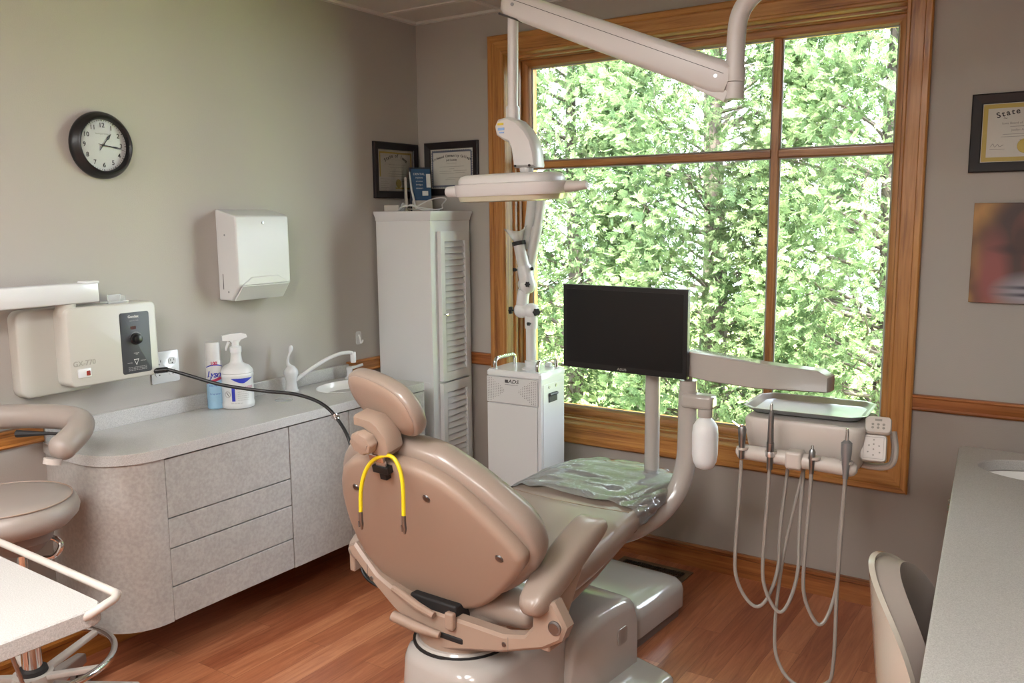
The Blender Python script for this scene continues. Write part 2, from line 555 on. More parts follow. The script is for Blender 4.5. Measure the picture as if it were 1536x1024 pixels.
# window
win = empty('window_1', ((OX0+OX1)/2, 0, OZ0)); win['kind'] = 'structure'
def sweep(bm, x0, x1, z0, z1, prof):
    """profile (outset, y) around a rectangle, mitred; material 0 horizontal, 1 vertical"""
    L = []
    for sx, sz in ((-1, -1), (1, -1), (1, 1), (-1, 1)):
        L.append([bm.verts.new(((x0 if sx < 0 else x1)+sx*d, y, (z0 if sz < 0 else z1)+sz*d)) for d, y in prof])
    n = len(prof)
    for s in range(4):
        A, B = L[s], L[(s+1) % 4]
        for i in range(n):
            j = (i+1) % n
            f = bm.faces.new((A[i], A[j], B[j], B[i])); f.material_index = 0 if s in (0, 2) else 1
wm = [M['oakX'], M['oakZ']]
bm = nb()
sweep(bm, OX0, OX1, OZ0, OZ1, [(0, 0), (0, -.010), (.004, -.015), (.012, -.016), (.016, -.013), (.060, -.017), (.064, -.022), (.082, -.023), (.088, -.018), (.088, 0)])
obj('casing', bm, wm, win, world=True, smooth=25)
bm = nb()
sweep(bm, OX0, OX1, OZ0, OZ1, [(-.001, -.002), (-.001, .055), (-.010, .057), (-.012, .070), (-.005, .073), (-.005, .088), (-.014, .090), (-.016, .108), (-.008, .111), (-.008, .2), (.0, .2), (.0, -.002)])
obj('jamb', bm, wm, win, world=True, smooth=25)
GX0, GX1, GZ0, GZ1, GY = .574, 2.182, .604, 2.19, .155
bm = nb()
sweep(bm, GX0, GX1, GZ0, GZ1, [(0, .145), (.006, .128), (.030, .120), (.0405, .120), (.0405, .19), (0, .19)])
obj('sash', bm, wm, win, world=True, smooth=25)
MX, MZ = 1.735, 1.745
bm = nb()
prof = [(-.018, .150), (-.012, .138), (.012, .138), (.018, .150)]
prism(bm, [(MX+p[0], p[1]) for p in prof], 'z', GZ0, GZ1)
obj('muntin', bm, M['oakZ'], win, world=True)
for a, b in ((GX0, MX-.0165), (MX+.0165, GX1)):
    bm = nb(); prism(bm, [(p[1]+.0006, MZ+p[0]) for p in prof], 'x', a, b)
    obj('muntin', bm, M['oakX'], win, world=True)
bm = nb()
for a, b in ((GX0, MX-.018), (MX+.018, GX1)):
    for c, d in ((GZ0, MZ-.018), (MZ+.018, GZ1)):
        sweep(bm, a+.005, b-.005, c+.005, d-.005, [(0, .150), (.005, .149), (.005, .154), (0, .154)])
obj('gasket', bm, [M['gasket'], M['gasket']], win, world=True)
bm = box(nb(), GX0, GX1, GY, GY+.004, GZ0, GZ1)
obj('pane', bm, M['glass'], win, world=True, smooth=0)

# floor register
v = empty('floor_vent', (1.35, -.16, 0), (0, 0, R(-1)), 'dark brown metal floor vent grille let into the wood floor by the baseboard', 'vent')
bm = nb(); sweep_pts = [(.155, .075), (.13, .05)]
box(bm, -.165, .165, -.085, -.06, 0, .006); box(bm, -.165, .165, .06, .085, 0, .006)
box(bm, -.165, -.14, -.06, .06, 0, .006); box(bm, .14, .165, -.06, .06, 0, .006)
obj('rim', bm, M['ventrim'], v, bevel=.002)
bm = nb()
for i in range(27):
    xx = -.135+i*.0104
    box(bm, xx, xx+.0035, -.06, .06, .0005, .005)
for yy in (-.03, 0, .03): box(bm, -.14, .14, yy-.002, yy+.002, .0005, .0045)
obj('grille', bm, M['vent'], v, smooth=0)
bm = box(nb(), -.14, .14, -.06, .06, .0002, .0012)
obj('duct_opening', bm, M['black'], v, smooth=0)

# ceiling lights (out of the picture, above and behind the camera)
k = mat('light_diffuser', '#ffffff', .5, emit='#fbfaf8', estr=LIGHT_STR)
for i, (x, y) in enumerate(((1.725, -3.45), (.505, -4.4), (2.9, -4.4))):
    t = empty('ceiling_light', (x, y, H-.0), (0, 0, 0), ['rectangular ceiling light panel nearest the window', 'rectangular ceiling light panel at the rear of the room, left', 'rectangular ceiling light panel over the right hand counter'][i], 'ceiling light', 'ceiling light panels')
    bm = nb()
    for a in ((-.3, .3, -.6, -.575), (-.3, .3, .575, .6), (-.3, -.275, -.575, .575), (.275, .3, -.575, .575)): box(bm, *a, -.03, 0)
    obj('frame', bm, M['tbar'], t, smooth=0)
    obj('diffuser', box(nb(), -.275, .275, -.575, .575, -.022, -.012), k, t, smooth=0)

# ------------------------------------------------------------------ outside
leaf_g = []
def leafmat(name, c1, c2, c3):
    m = bpy.data.materials.new(name); m.use_nodes = True
    nt = m.node_tree; nt.nodes.clear()
    out = nt.nodes.new('ShaderNodeOutputMaterial')
    g = nt.nodes.new('ShaderNodeNewGeometry')
    cr = nt.nodes.new('ShaderNodeValToRGB'); e = cr.color_ramp.elements
    e[0].position = 0; e[0].color = lin(c1); e[1].position = 1; e[1].color = lin(c3)
    kk = e.new(.5); kk.color = lin(c2)
    at = nt.nodes.new('ShaderNodeAttribute'); at.attribute_name = 'shade'
    nt.links.new(at.outputs['Fac'], cr.inputs['Fac'])
    d = nt.nodes.new('ShaderNodeBsdfDiffuse'); t = nt.nodes.new('ShaderNodeBsdfTranslucent')
    nt.links.new(cr.outputs['Color'], d.inputs['Color']); nt.links.new(cr.outputs['Color'], t.inputs['Color'])
    mx = nt.nodes.new('ShaderNodeMixShader'); mx.inputs[0].default_value = .42
    nt.links.new(d.outputs[0], mx.inputs[1]); nt.links.new(t.outputs[0], mx.inputs[2]); nt.links.new(mx.outputs[0], out.inputs[0])
    return m
LEAF = leafmat('cedar_leaf', '#44583f', '#70865b', '#a4b189')
M['bark'] = mat('cedar_bark', '#4a423c', .9, bump=.6, bscale=40, var=.3, vscale=12)
M['twig'] = mat('cedar_twig', '#5f554d', .9)
M['lawn'] = mat('lawn_grass', '#a9bb62', .95, var=.3, vscale=30, bump=.5, bscale=150)
LZ = -.4
bm = box(nb(), -9, 12, .2, 14, LZ-.2, LZ)
tag(obj('lawn', bm, M['lawn'], smooth=0), 'green lawn outside the window under the cedars', 'lawn')

def frond(rng):
    """one flat cedar spray: midrib with alternating forked leaflets; returns (verts, quads)"""
    V, F = [], []
    def leaf(o, d, l, w):
        n = Vector((-d.y, d.x, 0))
        b = len(V)
        V.extend([o - n*w*.35, o + d*l*.55 - n*w*.5, o + d*l, o + d*l*.5 + n*w*.5])
        F.append((b, b+1, b+2, b+3))
    L = 1.0
    leaf(Vector((0, 0, 0)), Vector((0, 1, 0)), 1.0, .04)
    nbr = 6
    for i in range(nbr):
        t = .12+.8*i/nbr
        for s in (-1, 1):
            a = R(38+rng.uniform(-9, 9))
            d = Vector((s*math.sin(a), math.cos(a), 0))
            o = Vector((0, t, rng.uniform(-.03, .03)))
            l = (.52*(1-.62*t))*rng.uniform(.8, 1.2)
            leaf(o, d, l, .08)
            for q in (.35, .65):
                a2 = a - s*0 + R(30)*(1 if rng.random() < .5 else -1)
                d2 = Vector((s*math.sin(a2), math.cos(a2), rng.uniform(-.15, .15)))
                leaf(o+d*l*q, d2, l*.5, .065)
    return V, F

def cedar(x, y, rad, h, seed, count, label, gap=()):
    rng = random.Random(seed)
    t = empty('cedar_tree', (x, y, LZ), (0, 0, 0), label, 'tree', 'cedar trees outside the window')
    bm = nb()
    tube(bm, [(0, 0, -.1), (.03, .02, h*.3), (-.02, 0, h*.6), (0, 0, h*.95)], [.08, .065, .045, .012], 9)
    obj('trunk', bm, M['bark'], t)
    def env(z):      # crown radius at a height
        f = z/h
        return rad*(.86+.25*math.sin(f*9+seed)*.35)*(1-max(0, f-.55)**1.6*1.5)
    bm = nb()
    tips = []
    for i in range(110):
        z = .15+(h-.5)*rng.random()
        a = rng.uniform(0, 2*PI); rr = env(z)*rng.uniform(.75, 1.02)
        p0 = Vector((0, 0, max(.05, z-.25))); p3 = Vector((rr*math.cos(a), rr*math.sin(a), z+rng.uniform(-.05, .3)))
        p1 = p0.lerp(p3, .4)+Vector((rng.uniform(-.1, .1), rng.uniform(-.1, .1), -.04)); p2 = p0.lerp(p3, .75)+Vector((rng.uniform(-.08, .08), rng.uniform(-.08, .08), -.05))
        tube(bm, catmull([p0, p1, p2, p3], 3), [.014-.0012*k for k in range(10)], 4)
        tips.append((p2, p3))
        for q in range(4):
            b0 = p1.lerp(p3, rng.uniform(.1, .95)); b1 = b0+Vector((rng.uniform(-.22, .22), rng.uniform(-.22, .22), rng.uniform(-.12, .2)))
            tube(bm, [b0, b0.lerp(b1, .5)+Vector((0, 0, -.02)), b1], [.005, .0035, .002], 3)
            tips.append((b0, b1))
    obj('branches', bm, M['twig'], t)
    protos = []
    for k in range(6):
        V, F = frond(rng); protos.append((np.array([tuple(v) for v in V]), np.array(F)))
    rnd = np.random.RandomState(seed)
    # lumps: boughs that carry fronds
    VV, FF, SS = [], [], []
    base = 0
    nl = 210
    lumps = []
    for i in range(nl):
        z = .1+(h-.15)*((i+.5)/nl)
        a = i*2.39996+rng.uniform(-.4, .4)
        if math.sin(a) > .45: a = -a
        rr = env(z)*rng.uniform(.72, 1.0)
        lumps.append((Vector((rr*math.cos(a), rr*math.sin(a), z)), rng.uniform(.14, .29), rng.random()))
    for i in range(count):
        c, lr, ls = lumps[rng.randrange(nl)]
        d = Vector((rng.gauss(0, 1), rng.gauss(0, 1), rng.gauss(0, 1))).normalized()
        outw = Vector((c.x, c.y, 0)).normalized()
        if d.dot(outw) < -.25: d = -d
        p = c + Vector((d.x, d.y, d.z*1.15))*lr*rng.uniform(.55, 1.05)
        if i % 3 == 0:      # filler between the boughs
            zf = .1+(h-.2)*rng.random(); af = -R(90)+R(100)*rng.uniform(-1, 1); rf = env(zf)*rng.uniform(.55, .9)
            p = Vector((rf*math.cos(af), rf*math.sin(af), zf)); outw = Vector((math.cos(af), math.sin(af), 0))
        up = (outw*.75 + Vector((0, 0, .45)) + d*.8 + Vector((rng.uniform(-.4, .4), rng.uniform(-.4, .4), rng.uniform(-.6, .25)))).normalized()
        nrm = (Vector((rng.uniform(-1, 1), rng.uniform(-1, 1), rng.uniform(-.3, 1)))+d*.6)
        nrm = (nrm-up*nrm.dot(up)).normalized()
        sd = up.cross(nrm)
        s = rng.uniform(.045, .095)
        Rm = np.array([[sd.x, up.x, nrm.x], [sd.y, up.y, nrm.y], [sd.z, up.z, nrm.z]])
        V, F = protos[rng.randrange(6)]
        W = V.copy(); W[:, 2] -= .28*W[:, 1]**2
        W = (W*s) @ Rm.T + np.array(p)
        VV.append(W); FF.append(F+base); base += len(W)
        SS.append(np.full(len(W), min(1, max(0, .35*ls+.65*rng.random()))))
    VV = np.concatenate(VV).astype(np.float32); FF = np.concatenate(FF).astype(np.int32); SS = np.concatenate(SS).astype(np.float32)
    me = bpy.data.meshes.new('foliage')
    me.vertices.add(len(VV)); me.vertices.foreach_set('co', VV.ravel())
    me.loops.add(FF.size); me.loops.foreach_set('vertex_index', FF.ravel())
    me.polygons.add(len(FF)); me.polygons.foreach_set('loop_start', np.arange(0, FF.size, 4, dtype=np.int32))
    try: me.polygons.foreach_set('loop_total', np.full(len(FF), 4, dtype=np.int32))
    except Exception: pass
    at = me.attributes.new('shade', 'FLOAT', 'POINT'); at.data.foreach_set('value', SS)
    me.update(calc_edges=True); me.validate()
    me.materials.append(LEAF)
    o = bpy.data.objects.new('foliage', me); COL.objects.link(o); o.parent = t
    o['kind'] = 'stuff'
N = FRONDS
cedar(-1.75, 2.75, 1.0, 4.0, 3, N, 'green cedar tree outside, seen through the left edge of the window')
cedar(-.55, 2.5, .95, 4.1, 5, N, 'green cedar tree outside, behind the lamp head and black monitor')
cedar(.62, 2.45, .95, 4.2, 8, N, 'green cedar tree outside, behind the long window pane right of the monitor')
cedar(1.75, 2.4, .95, 4.1, 11, N, 'green cedar tree outside, behind the narrow right hand panes')
cedar(-2.3, 4.5, 1.25, 5.0, 14, N*3//4, 'rear cedar outside, showing in gaps at the left of the window')
cedar(-.2, 4.4, 1.25, 5.2, 17, N*3//4, 'rear cedar outside, showing in gaps above the monitor')
cedar(1.9, 4.4, 1.25, 5.0, 21, N*3//4, 'rear cedar outside, showing in gaps behind the right panes')
# ------------------------------------------------------------------ left wall: cabinets and worktop
CT, CB, FX = .785, .750, .415          # worktop top / underside, front edge
Y0, Y1, Y2, Y3 = -1.80, -1.278, -.965, -.50
def plate_with_holes(outer, holes, z0, z1, m=None):
    bm = nb()
    def ring(pts, z):
        v = [bm.verts.new((p[0], p[1], z)) for p in pts]
        e = [bm.edges.new((v[i], v[(i+1) % len(v)])) for i in range(len(v))]
        return v, e
    R0 = [ring(p, z0) for p in [outer]+holes]; R1 = [ring(p, z1) for p in [outer]+holes]
    for rs in (R0, R1):
        bmesh.ops.triangle_fill(bm, use_beauty=True, use_dissolve=False, edges=[e for r in rs for e in r[1]])
    for (a, _), (b, _) in zip(R0, R1):
        n = len(a)
        for i in range(n): bm.faces.new((a[i], a[(i+1) % n], b[(i+1) % n], b[i]))
    return bm
def arc(cx, cy, r, a0, a1, n=10): return [(cx+r*math.cos(R(a0+(a1-a0)*k/n)), cy+r*math.sin(R(a0+(a1-a0)*k/n))) for k in range(n+1)]
outer = [(.001, -1.968), (.10, -1.988)] + arc(FX-.17, -1.99+.17, .17, -90, 0, 12) + [(FX, Y3)] + [(.001, Y3)]
SK = (.195, -.735)
sink_hole = [(SK[0]+.118*math.cos(2*PI*k/40), SK[1]+.165*math.sin(2*PI*k/40)) for k in range(40)]
wt = obj('worktop', plate_with_holes(outer, [sink_hole], CB, CT), M['top'], bevel=.004)
tag(wt, 'speckled grey worktop with rounded end and upstand along the left wall', 'worktop')
bm = box(nb(), .001, .018, -1.967, -.557, CT-.002, .842)
obj('upstand', bm, M['top'], wt, bevel=.004)
# basin
bm = nb()
pr_ = [(1.0, CT+.0015), (.985, CT+.003), (.965, CT+.001), (.95, CT-.02), (.86, CT-.08), (.6, CT-.115), (.12, CT-.125)]
loops = [[(SK[0]+.121*f*math.cos(2*PI*k/40), SK[1]+.168*f*math.sin(2*PI*k/40), z) for k in range(40)] for f, z in pr_]
stack(bm, loops, cap0=False)
s = obj('sink_basin', bm, M['sink'], None, smooth=60)
tag(s, 'small white oval sink basin set in the left hand worktop', 'sink')
bm = nb(); lathe(bm, [(.014, 0), (.016, .003), (.008, .004)], 20, Matrix.Translation((SK[0], SK[1], CT-.1255)))
obj('drain', bm, M['chrome'], s)

cab = empty('hanging_cabinet', (0, -1.2, .2), (0, 0, 0), 'floating grey laminate cabinet with rounded end, drawers and doors under the left worktop', 'cabinet')
fx = FX-.008
bm = nb()
arcp = arc(fx-.165, -1.982+.165, .165, -90, 0, 14)
prism(bm, [(.001, -1.962), (.10, -1.982)]+arcp+[(fx, Y0), (fx-.02, Y0), (.001, Y0)], 'z', .198, CB)
obj('rounded_end_panel', bm, M['lam'], cab, world=True, smooth=30)
bm = box(nb(), .001, fx-.02, Y0, Y3+.01, .2, CB)
obj('body', bm, M['lam'], cab, world=True, smooth=0)
g = .0022
zz = [CB-.004, .547, .445, .315, .198]
for i in range(4):
    bm = box(nb(), fx-.0195, fx, Y0+g, Y1-g, zz[i+1]+g, zz[i]-g)
    obj('drawer', bm, M['lam'], cab, world=True, bevel=.0012)
for a, b in ((Y1, Y2), (Y2, Y3+.01)):
    bm = box(nb(), fx-.0195, fx, a+g, b-g, .198, CB-.004-g)
    obj('door', bm, M['lam'], cab, world=True, bevel=.0012)

# ------------------------------------------------------------------ tap and soap dispenser
t = empty('sink_tap', (.062, -.945, CT), (0, 0, 0), 'white swan necked sink tap with tall lever and curved spout', 'tap')
bm = nb(); lathe(bm, [(.030, 0), (.031, .004), (.025, .010), (.023, .025), (.022, .045), (.026, .060), (.031, .078), (.028, .092), (.016, .106), (.006, .112)], 24)
obj('body', bm, M['whitegloss'], t)
bm = nb(); tube(bm, catmull([(0, 0, .095), (-.006, -.010, .120), (-.004, -.008, .145), (.002, .0, .172), (.004, .004, .195)], 5), [.021, .018, .014, .0105, .0085, .0075, .0065, .006, .0055, .005, .005, .0048, .0048, .005, .006, .008, .009, .0095, .009, .007, .004], 12)
obj('lever', bm, M['whitegloss'], t)
bm = nb(); tube(bm, catmull([(.012, .008, .045), (.045, .07, .088), (.075, .135, .124), (.10, .19, .142), (.118, .232, .143), (.121, .245, .134)], 6), .0085, 12)
obj('spout', bm, M['whitegloss'], t)
bm = nb(); lathe(bm, [(.011, -.03), (.0125, -.026), (.0125, .012), (.010, .016)], 18, Matrix.Translation((.121, .247, .128)))
obj('aerator', bm, M['whitegloss'], t)
bm = nb(); lathe(bm, [(.004, 0), (.004, .002), (.001, .003)], 10, along((.026, -.006, .078), (1, -.3, 0)))
obj('button', bm, M['chrome'], t)
t = empty('soap_dispenser', (.062, -.60, CT), (0, 0, 0), 'white soap pump standing on the worktop beyond the sink', 'soap dispenser')
bm = nb(); lathe(bm, [(.022, 0), (.022, .004), (.014, .010), (.012, .03), (.015, .04), (.015, .052), (.006, .056)], 20)
obj('base', bm, M['whitegloss'], t)
bm = nb(); tube(bm, [(0, 0, .046), (.02, .02, .052), (.045, .042, .062)], [.008, .007, .0065], 12)
obj('spout', bm, M['whitegloss'], t)
bm = nb(); lathe(bm, [(.034, 0), (.036, .002), (.033, .004), (.001, .0035)], 28, Matrix.Translation((.175, -1.09, CT)))
tag(obj('glass_coaster', bm, M['crystal']), 'small clear round disc lying on the worktop in front of the tap', 'coaster')

# ------------------------------------------------------------------ aerosol can
t = empty('aerosol_can', (.058, -1.325, CT), (0, 0, 0), 'tall white and light blue disinfectant aerosol can behind the spray bottle', 'aerosol can')
r = .0305
CY_ = Vector((2.855-.058, -3.446+1.325, 0)).normalized()      # direction the label faces
face = Matrix((Vector((-CY_.y, CY_.x, 0)), Vector((0, 0, 1)), CY_)).transposed().to_4x4()
def facing(z, rr, turn=0):
    m = Matrix.Rotation(turn, 4, 'Z') @ face
    return Matrix.Translation(Vector((0, 0, z))+(Matrix.Rotation(turn, 4, 'Z').to_3x3() @ CY_)*rr) @ m
bm = nb(); lathe(bm, [(r-.004, 0), (r, .003), (r, .115), (r, .185), (r-.001, .187)], 36)
for f in bm.faces: f.material_index = 1 if f.calc_center_median().z < .1 else 0
obj('body', bm, [M['white'], M['canblue']], t)
bm = nb(); lathe(bm, [(r-.0005, .187), (r-.0005, .19), (r-.003, .252), (r-.006, .257), (r-.012, .257), (.012, .257)], 36)
obj('cap', bm, M['white'], t)
def patch(r, a0, a1, f0, f1, n=16, zt=None):
    """label area on a cylinder: f0/f1 give lower and upper height at parameter 0..1"""
    bm = nb()
    grid(bm, lambda u, v: (lambda a: Vector((r*math.sin(a), 0, r*math.cos(a))) + Vector((0, f0(u)+(f1(u)-f0(u))*v, 0)))(R(a0+(a1-a0)*u)), n, 1)
    return bm
def place(bm, m):
    bmesh.ops.transform(bm, matrix=m, verts=bm.verts); return bm
FM = facing(0, 0)
obj('red_band', place(patch(r+.0004, -70, 60, lambda u: .098+.018*u, lambda u: .106+.022*u), FM), M['canred'], t, smooth=60)
obj('arc_stripe', place(patch(r+.0004, -65, 70, lambda u: .160+.010*math.sin(u*3), lambda u: .163+.012*math.sin(u*3)), FM), M['blue'], t, smooth=60)
bm = text_bm('Lysol', .034, Matrix.Identity(4), bold=.0009, wrap=r+.0006, shear=.3, space=.85)
bm = place(bm, Matrix.Translation((0, 0, 0)) @ facing(.135, r+.0006, R(0)))
obj('lettering', bm, M['blue'], t, smooth=0)
bm = text_bm('Kills 99.9%', .010, facing(.092, r+.0006), wrap=r+.0006)
obj('small_print', bm, M['blue'], t, smooth=0)
bm = text_bm('Crisp Linen', .009, facing(.06, r+.0006), wrap=r+.0006)
obj('lettering', bm, M['blue'], t, smooth=0)
bm = text_bm('100', .017, facing(.178, r+.0006), bold=.0008, wrap=r+.0006)
obj('lettering', bm, M['canred'], t, smooth=0)

# ------------------------------------------------------------------ spray bottle
t = empty('spray_bottle', (.112, -1.262, CT), (0, 0, 0), 'white trigger spray bottle with blue label in front of the aerosol can', 'spray bottle')
r = .062
CY_ = Vector((2.855-.112, -3.446+1.262, 0)).normalized()
face = Matrix((Vector((-CY_.y, CY_.x, 0)), Vector((0, 0, 1)), CY_)).transposed().to_4x4()
bm = nb(); lathe(bm, [(r-.010, 0), (r-.002, .003), (r, .010), (r, .020), (r-.002, .024), (r-.002, .118), (r, .122), (r, .132), (r-.002, .135), (r, .138), (r-.003, .148), (r-.015, .162), (.026, .172), (.0225, .180), (.019, .205), (.019, .215)], 40)
obj('body', bm, M['white'], t, smooth=50)
bm = nb(); lathe(bm, [(.0215, .213), (.0225, .216), (.0225, .234), (.019, .237), (.014, .239), (.014, .26)], 26)
obj('collar', bm, M['whitegloss'], t)
bm = nb()
hd = [(-.050, .262), (-.050, .280), (-.020, .286), (.020, .288), (.040, .282), (.044, .270), (.020, .262), (.012, .250), (-.014, .250), (-.022, .260)]
d = Vector((.45, .9, 0)).normalized(); pz = Vector((0, 0, 1)); dd = d.cross(pz)
stack(bm, [[d*p[0]+pz*p[1]+dd*w*(1 if abs(w) < .012 else .8) for p in (hd if abs(w) < .012 else inset(hd, .003))] for w in (-.013, -.010, .010, .013)])
obj('spray_head', bm, M['whitegloss'], t)
bm = nb(); tube(bm, catmull([d*-.024+pz*.255, d*-.032+pz*.238, d*-.036+pz*.222], 4), [.006, .006, .0055, .005, .005, .005, .0045, .004, .003], 8)
obj('trigger', bm, M['whitegloss'], t)
rr = r-.0014
FM = facing(0, 0)
obj('label_banner', place(patch(rr, -22, 78, lambda u: .118-.018*math.sin(min(1, u/.45)*PI/2) if u < .45 else .100+.026*(u-.45)/.55, lambda u: .121+.008*u, 24), FM), M['blue'], t, smooth=60)
obj('label_bar', place(patch(rr, -22, -10, lambda u: .032, lambda u: .088, 4), FM), M['blue'], t, smooth=60)
bm = text_bm('pdi SANITIZE', .0125, facing(.083, rr+.0003, R(28)), wrap=rr, bold=.0002)
obj('lettering', bm, M['lightpink'], t, smooth=0)
bm = nb()
for i, w in enumerate((.05, .046, .05, .04, .048)):
    bm = text_bm('ready to use surface cleaner'[i:i+22], .0052, facing(.068-.008*i, rr+.0003, R(20)), wrap=rr, bm=bm)
bm = text_bm('32 FL OZ (946 mL)', .0055, facing(.024, rr+.0003, R(-5)), wrap=rr, bm=bm)
obj('small_print', bm, M['softink'], t, smooth=0)
bm = nb()
m = facing(.058, rr+.0004, R(-38))
ringp = circle(.012, 28); ringi = circle(.0108, 28)
L0 = [bm.verts.new(m @ Vector((p[0], p[1], -p[0]**2/2/rr))) for p in ringp]; L1 = [bm.verts.new(m @ Vector((p[0], p[1], -p[0]**2/2/rr))) for p in ringi]
for i in range(28): bm.faces.new((L0[i], L0[(i+1) % 28], L1[(i+1) % 28], L1[i]))
q = [bm.verts.new(m @ Vector(p)) for p in ((-.006, .007, .0002), (-.003, .008, .0002), (.007, -.006, .0001), (.0055, -.0075, .0001))]
bm.faces.new(q)
obj('round_symbol', bm, M['ink'], t, smooth=0)

# ------------------------------------------------------------------ outlet, wall hook, paper dispenser, clock
def receptacle(bm, y, z, x):
    pass
t = empty('wall_outlet', (0, -1.497, .966), (0, 0, 0), 'white two gang electrical outlet plate low on the left wall', 'wall outlet')
bm = nb(); stack(bm, [[(x, p[0], p[1]) for p in rrect(w, h, .006, 4)] for x, w, h in ((0.0005, .117, .117), (.004, .117, .117), (.006, .111, .111))])
obj('plate', bm, M['whitegloss'], t)
for yy in (.028, -.028):
    for z in (.02, -.02):
        bm = nb(); stack(bm, [[(x, p[0]+yy, p[1]+z) for p in rrect(.032, .028, .012, 5)] for x in (.005, .0078)])
        o = obj('socket', bm, M['white'], t)
        bm = nb()
        for a in (-.007, .007): cbox(bm, (.0079, yy+a, z+.004), (.0006, .002, .008))
        lathe(bm, [(.0026, 0), (.0026, .0006)], 10, along((.0076, yy, z-.007), (1, 0, 0)))
        obj('slots', bm, M['ink'], o, smooth=0)
t = empty('wall_hook', (0, -.472, .951), (0, 0, 0), 'small clear plastic hook stuck on the left wall near the tall cabinet', 'hook')
bm = nb(); stack(bm, [[(x, p[0], p[1]) for p in rrect(.034, .062, .01, 4)] for x in (.0005, .004)]); obj('backing', bm, M['white'], t)
bm = nb(); tube(bm, catmull([(.004, 0, .015), (.012, 0, -.005), (.016, 0, -.022), (.026, 0, -.018), (.028, 0, -.008)], 4), .004, 8); obj('hook', bm, M['milk'], t)

t = empty('mounted_towel_dispenser', (0, -1.105, 1.19), (0, 0, 0), 'white metal folded paper towel dispenser mounted on the left wall', 'paper towel dispenser')
W, D, HH = .262, .118, .352
bm = nb()
y0, y1 = -W/2, W/2
prof = [(0.0, 0.002), (0.0, HH), (.012, HH), (D-.004, HH-.024), (D, HH-.030), (D, .062), (.075, .004), (.070, .002)]
stack(bm, [[(p[0], y, p[1]) for p in prof] for y in (y0, y1)])
obj('body', bm, M['white'], t, bevel=.006)
bm = nb()
q = [(D+.0005, -.105, .030), (D+.0005, -.062, .078), (D+.0005, .075, .078), (D+.0005, .128, .048)]
stack(bm, [[(D-.001, -.112, .064), (D-.001, -.068, .094), (D-.001, .066, .094), (D-.001, .118, .064)], [(D+.004, -.112, .062), (D+.004, -.066, .090), (D+.004, .064, .090), (D+.004, .118, .062)]])
stack(bm, [[(.072, -.120, .003), (D+.003, -.114, .062), (D+.003, .119, .062), (.072, .125, .003)], [(.078, -.118, .0), (D+.006, -.112, .058), (D+.006, .117, .058), (.078, .122, .0)]])
obj('towel_chute', bm, M['white'], t, bevel=.002)
bm = nb(); lathe(bm, [(.006, 0), (.006, .002), (.002, .0025)], 14, along((D, .0, HH-.052), (1, 0, 0)))
obj('lock', bm, M['dsteel'], t)
bm = nb(); box(bm, .028, .031, y0-.0007, y0, .045, .105); obj('sight_slot', bm, M['ink'], t, smooth=0)
for p in ((.058, .036), (.05, .255)):
    bm = nb(); lathe(bm, [(.0045, 0), (.003, .0015)], 10, along((p[0], y0, p[1]), (0, -1, 0)))
    obj('rivet', bm, M['dsteel'], t)

t = empty('wall_clock', (0, -1.69, 1.757), (0, 0, 0), 'round black framed wall clock with white face on the left wall', 'clock')
mclk = basis((0, 0, 0), (0, 1, 0), (0, 0, 1), (1, 0, 0))
r = .112
bm = nb(); lathe(bm, [(r-.004, .001), (r, .006), (r, .016), (r-.006, .026), (r-.010, .030), (r-.014, .040), (r-.020, .043), (r-.024, .040), (r-.027, .020), (.01, .0185)], 64, mclk)
obj('case', bm, M['black'], t, smooth=50)
bm = nb(); lathe(bm, [(r-.0255, .019), (r-.0255, .0205), (.001, .0206)], 48, mclk)
obj('dial', bm, mat('clock_dial', '#dcdedd', .5), t)
for k in range(1, 13):
    a = R(90-30*k)
    bm = text_bm(str(k), .0215, mclk @ Matrix.Translation((.066*math.cos(a), .066*math.sin(a), .0214)), bold=.0003)
    obj('numeral', bm, M['ink'], t, smooth=0)
bm = nb()
for k in range(60):
    a = R(6*k); w = .0012 if k % 5 else .003; l = .004 if k % 5 else .005
    m = mclk @ Matrix.Rotation(a, 4, 'Z')
    box(bm, .0795, .0795+l, -w/2, w/2, .0208, .0212, m)
obj('minute_marks', bm, M['ink'], t, smooth=0)
bm = text_bm('Sterling & Noble', .0068, mclk @ Matrix.Translation((-.002, .038, .0214)))
obj('lettering', bm, M['softink'], t, smooth=0)
def hand(angle_min, L, tail, w, z, diamond):
    bm = nb(); m = mclk @ Matrix.Rotation(R(90-angle_min), 4, 'Z')
    if diamond: pts = [(-tail, -.0008), (0, -.0014), (L*.45, -.0012), (L*.62, -w), (L, 0), (L*.62, w), (L*.45, .0012), (0, .0014), (-tail, .0008)]
    else: pts = [(-tail, -.0007), (L, -.0005), (L, .0005), (-tail, .0007)]
    stack(bm, [[m @ Vector((p[0], p[1], zz)) for p in pts] for zz in (z, z+.0008)])
    return bm
obj('hour_hand', hand(38, .050, .022, .005, .023, True), M['black'], t, smooth=0)
obj('minute_hand', hand(97, .068, .006, .0022, .025, True), M['black'], t, smooth=0)
obj('second_hand', hand(101, .072, .02, .001, .027, False), M['matblack'], t, smooth=0)
bm = nb(); lathe(bm, [(.0035, .021), (.0035, .028), (.001, .0285)], 14, mclk); obj('hub', bm, M['black'], t)
bm = nb(); lathe(bm, [(.086, .0375), (.03, .0395), (.001, .04)], 40, mclk); obj('glass', bm, M['glass'], t)

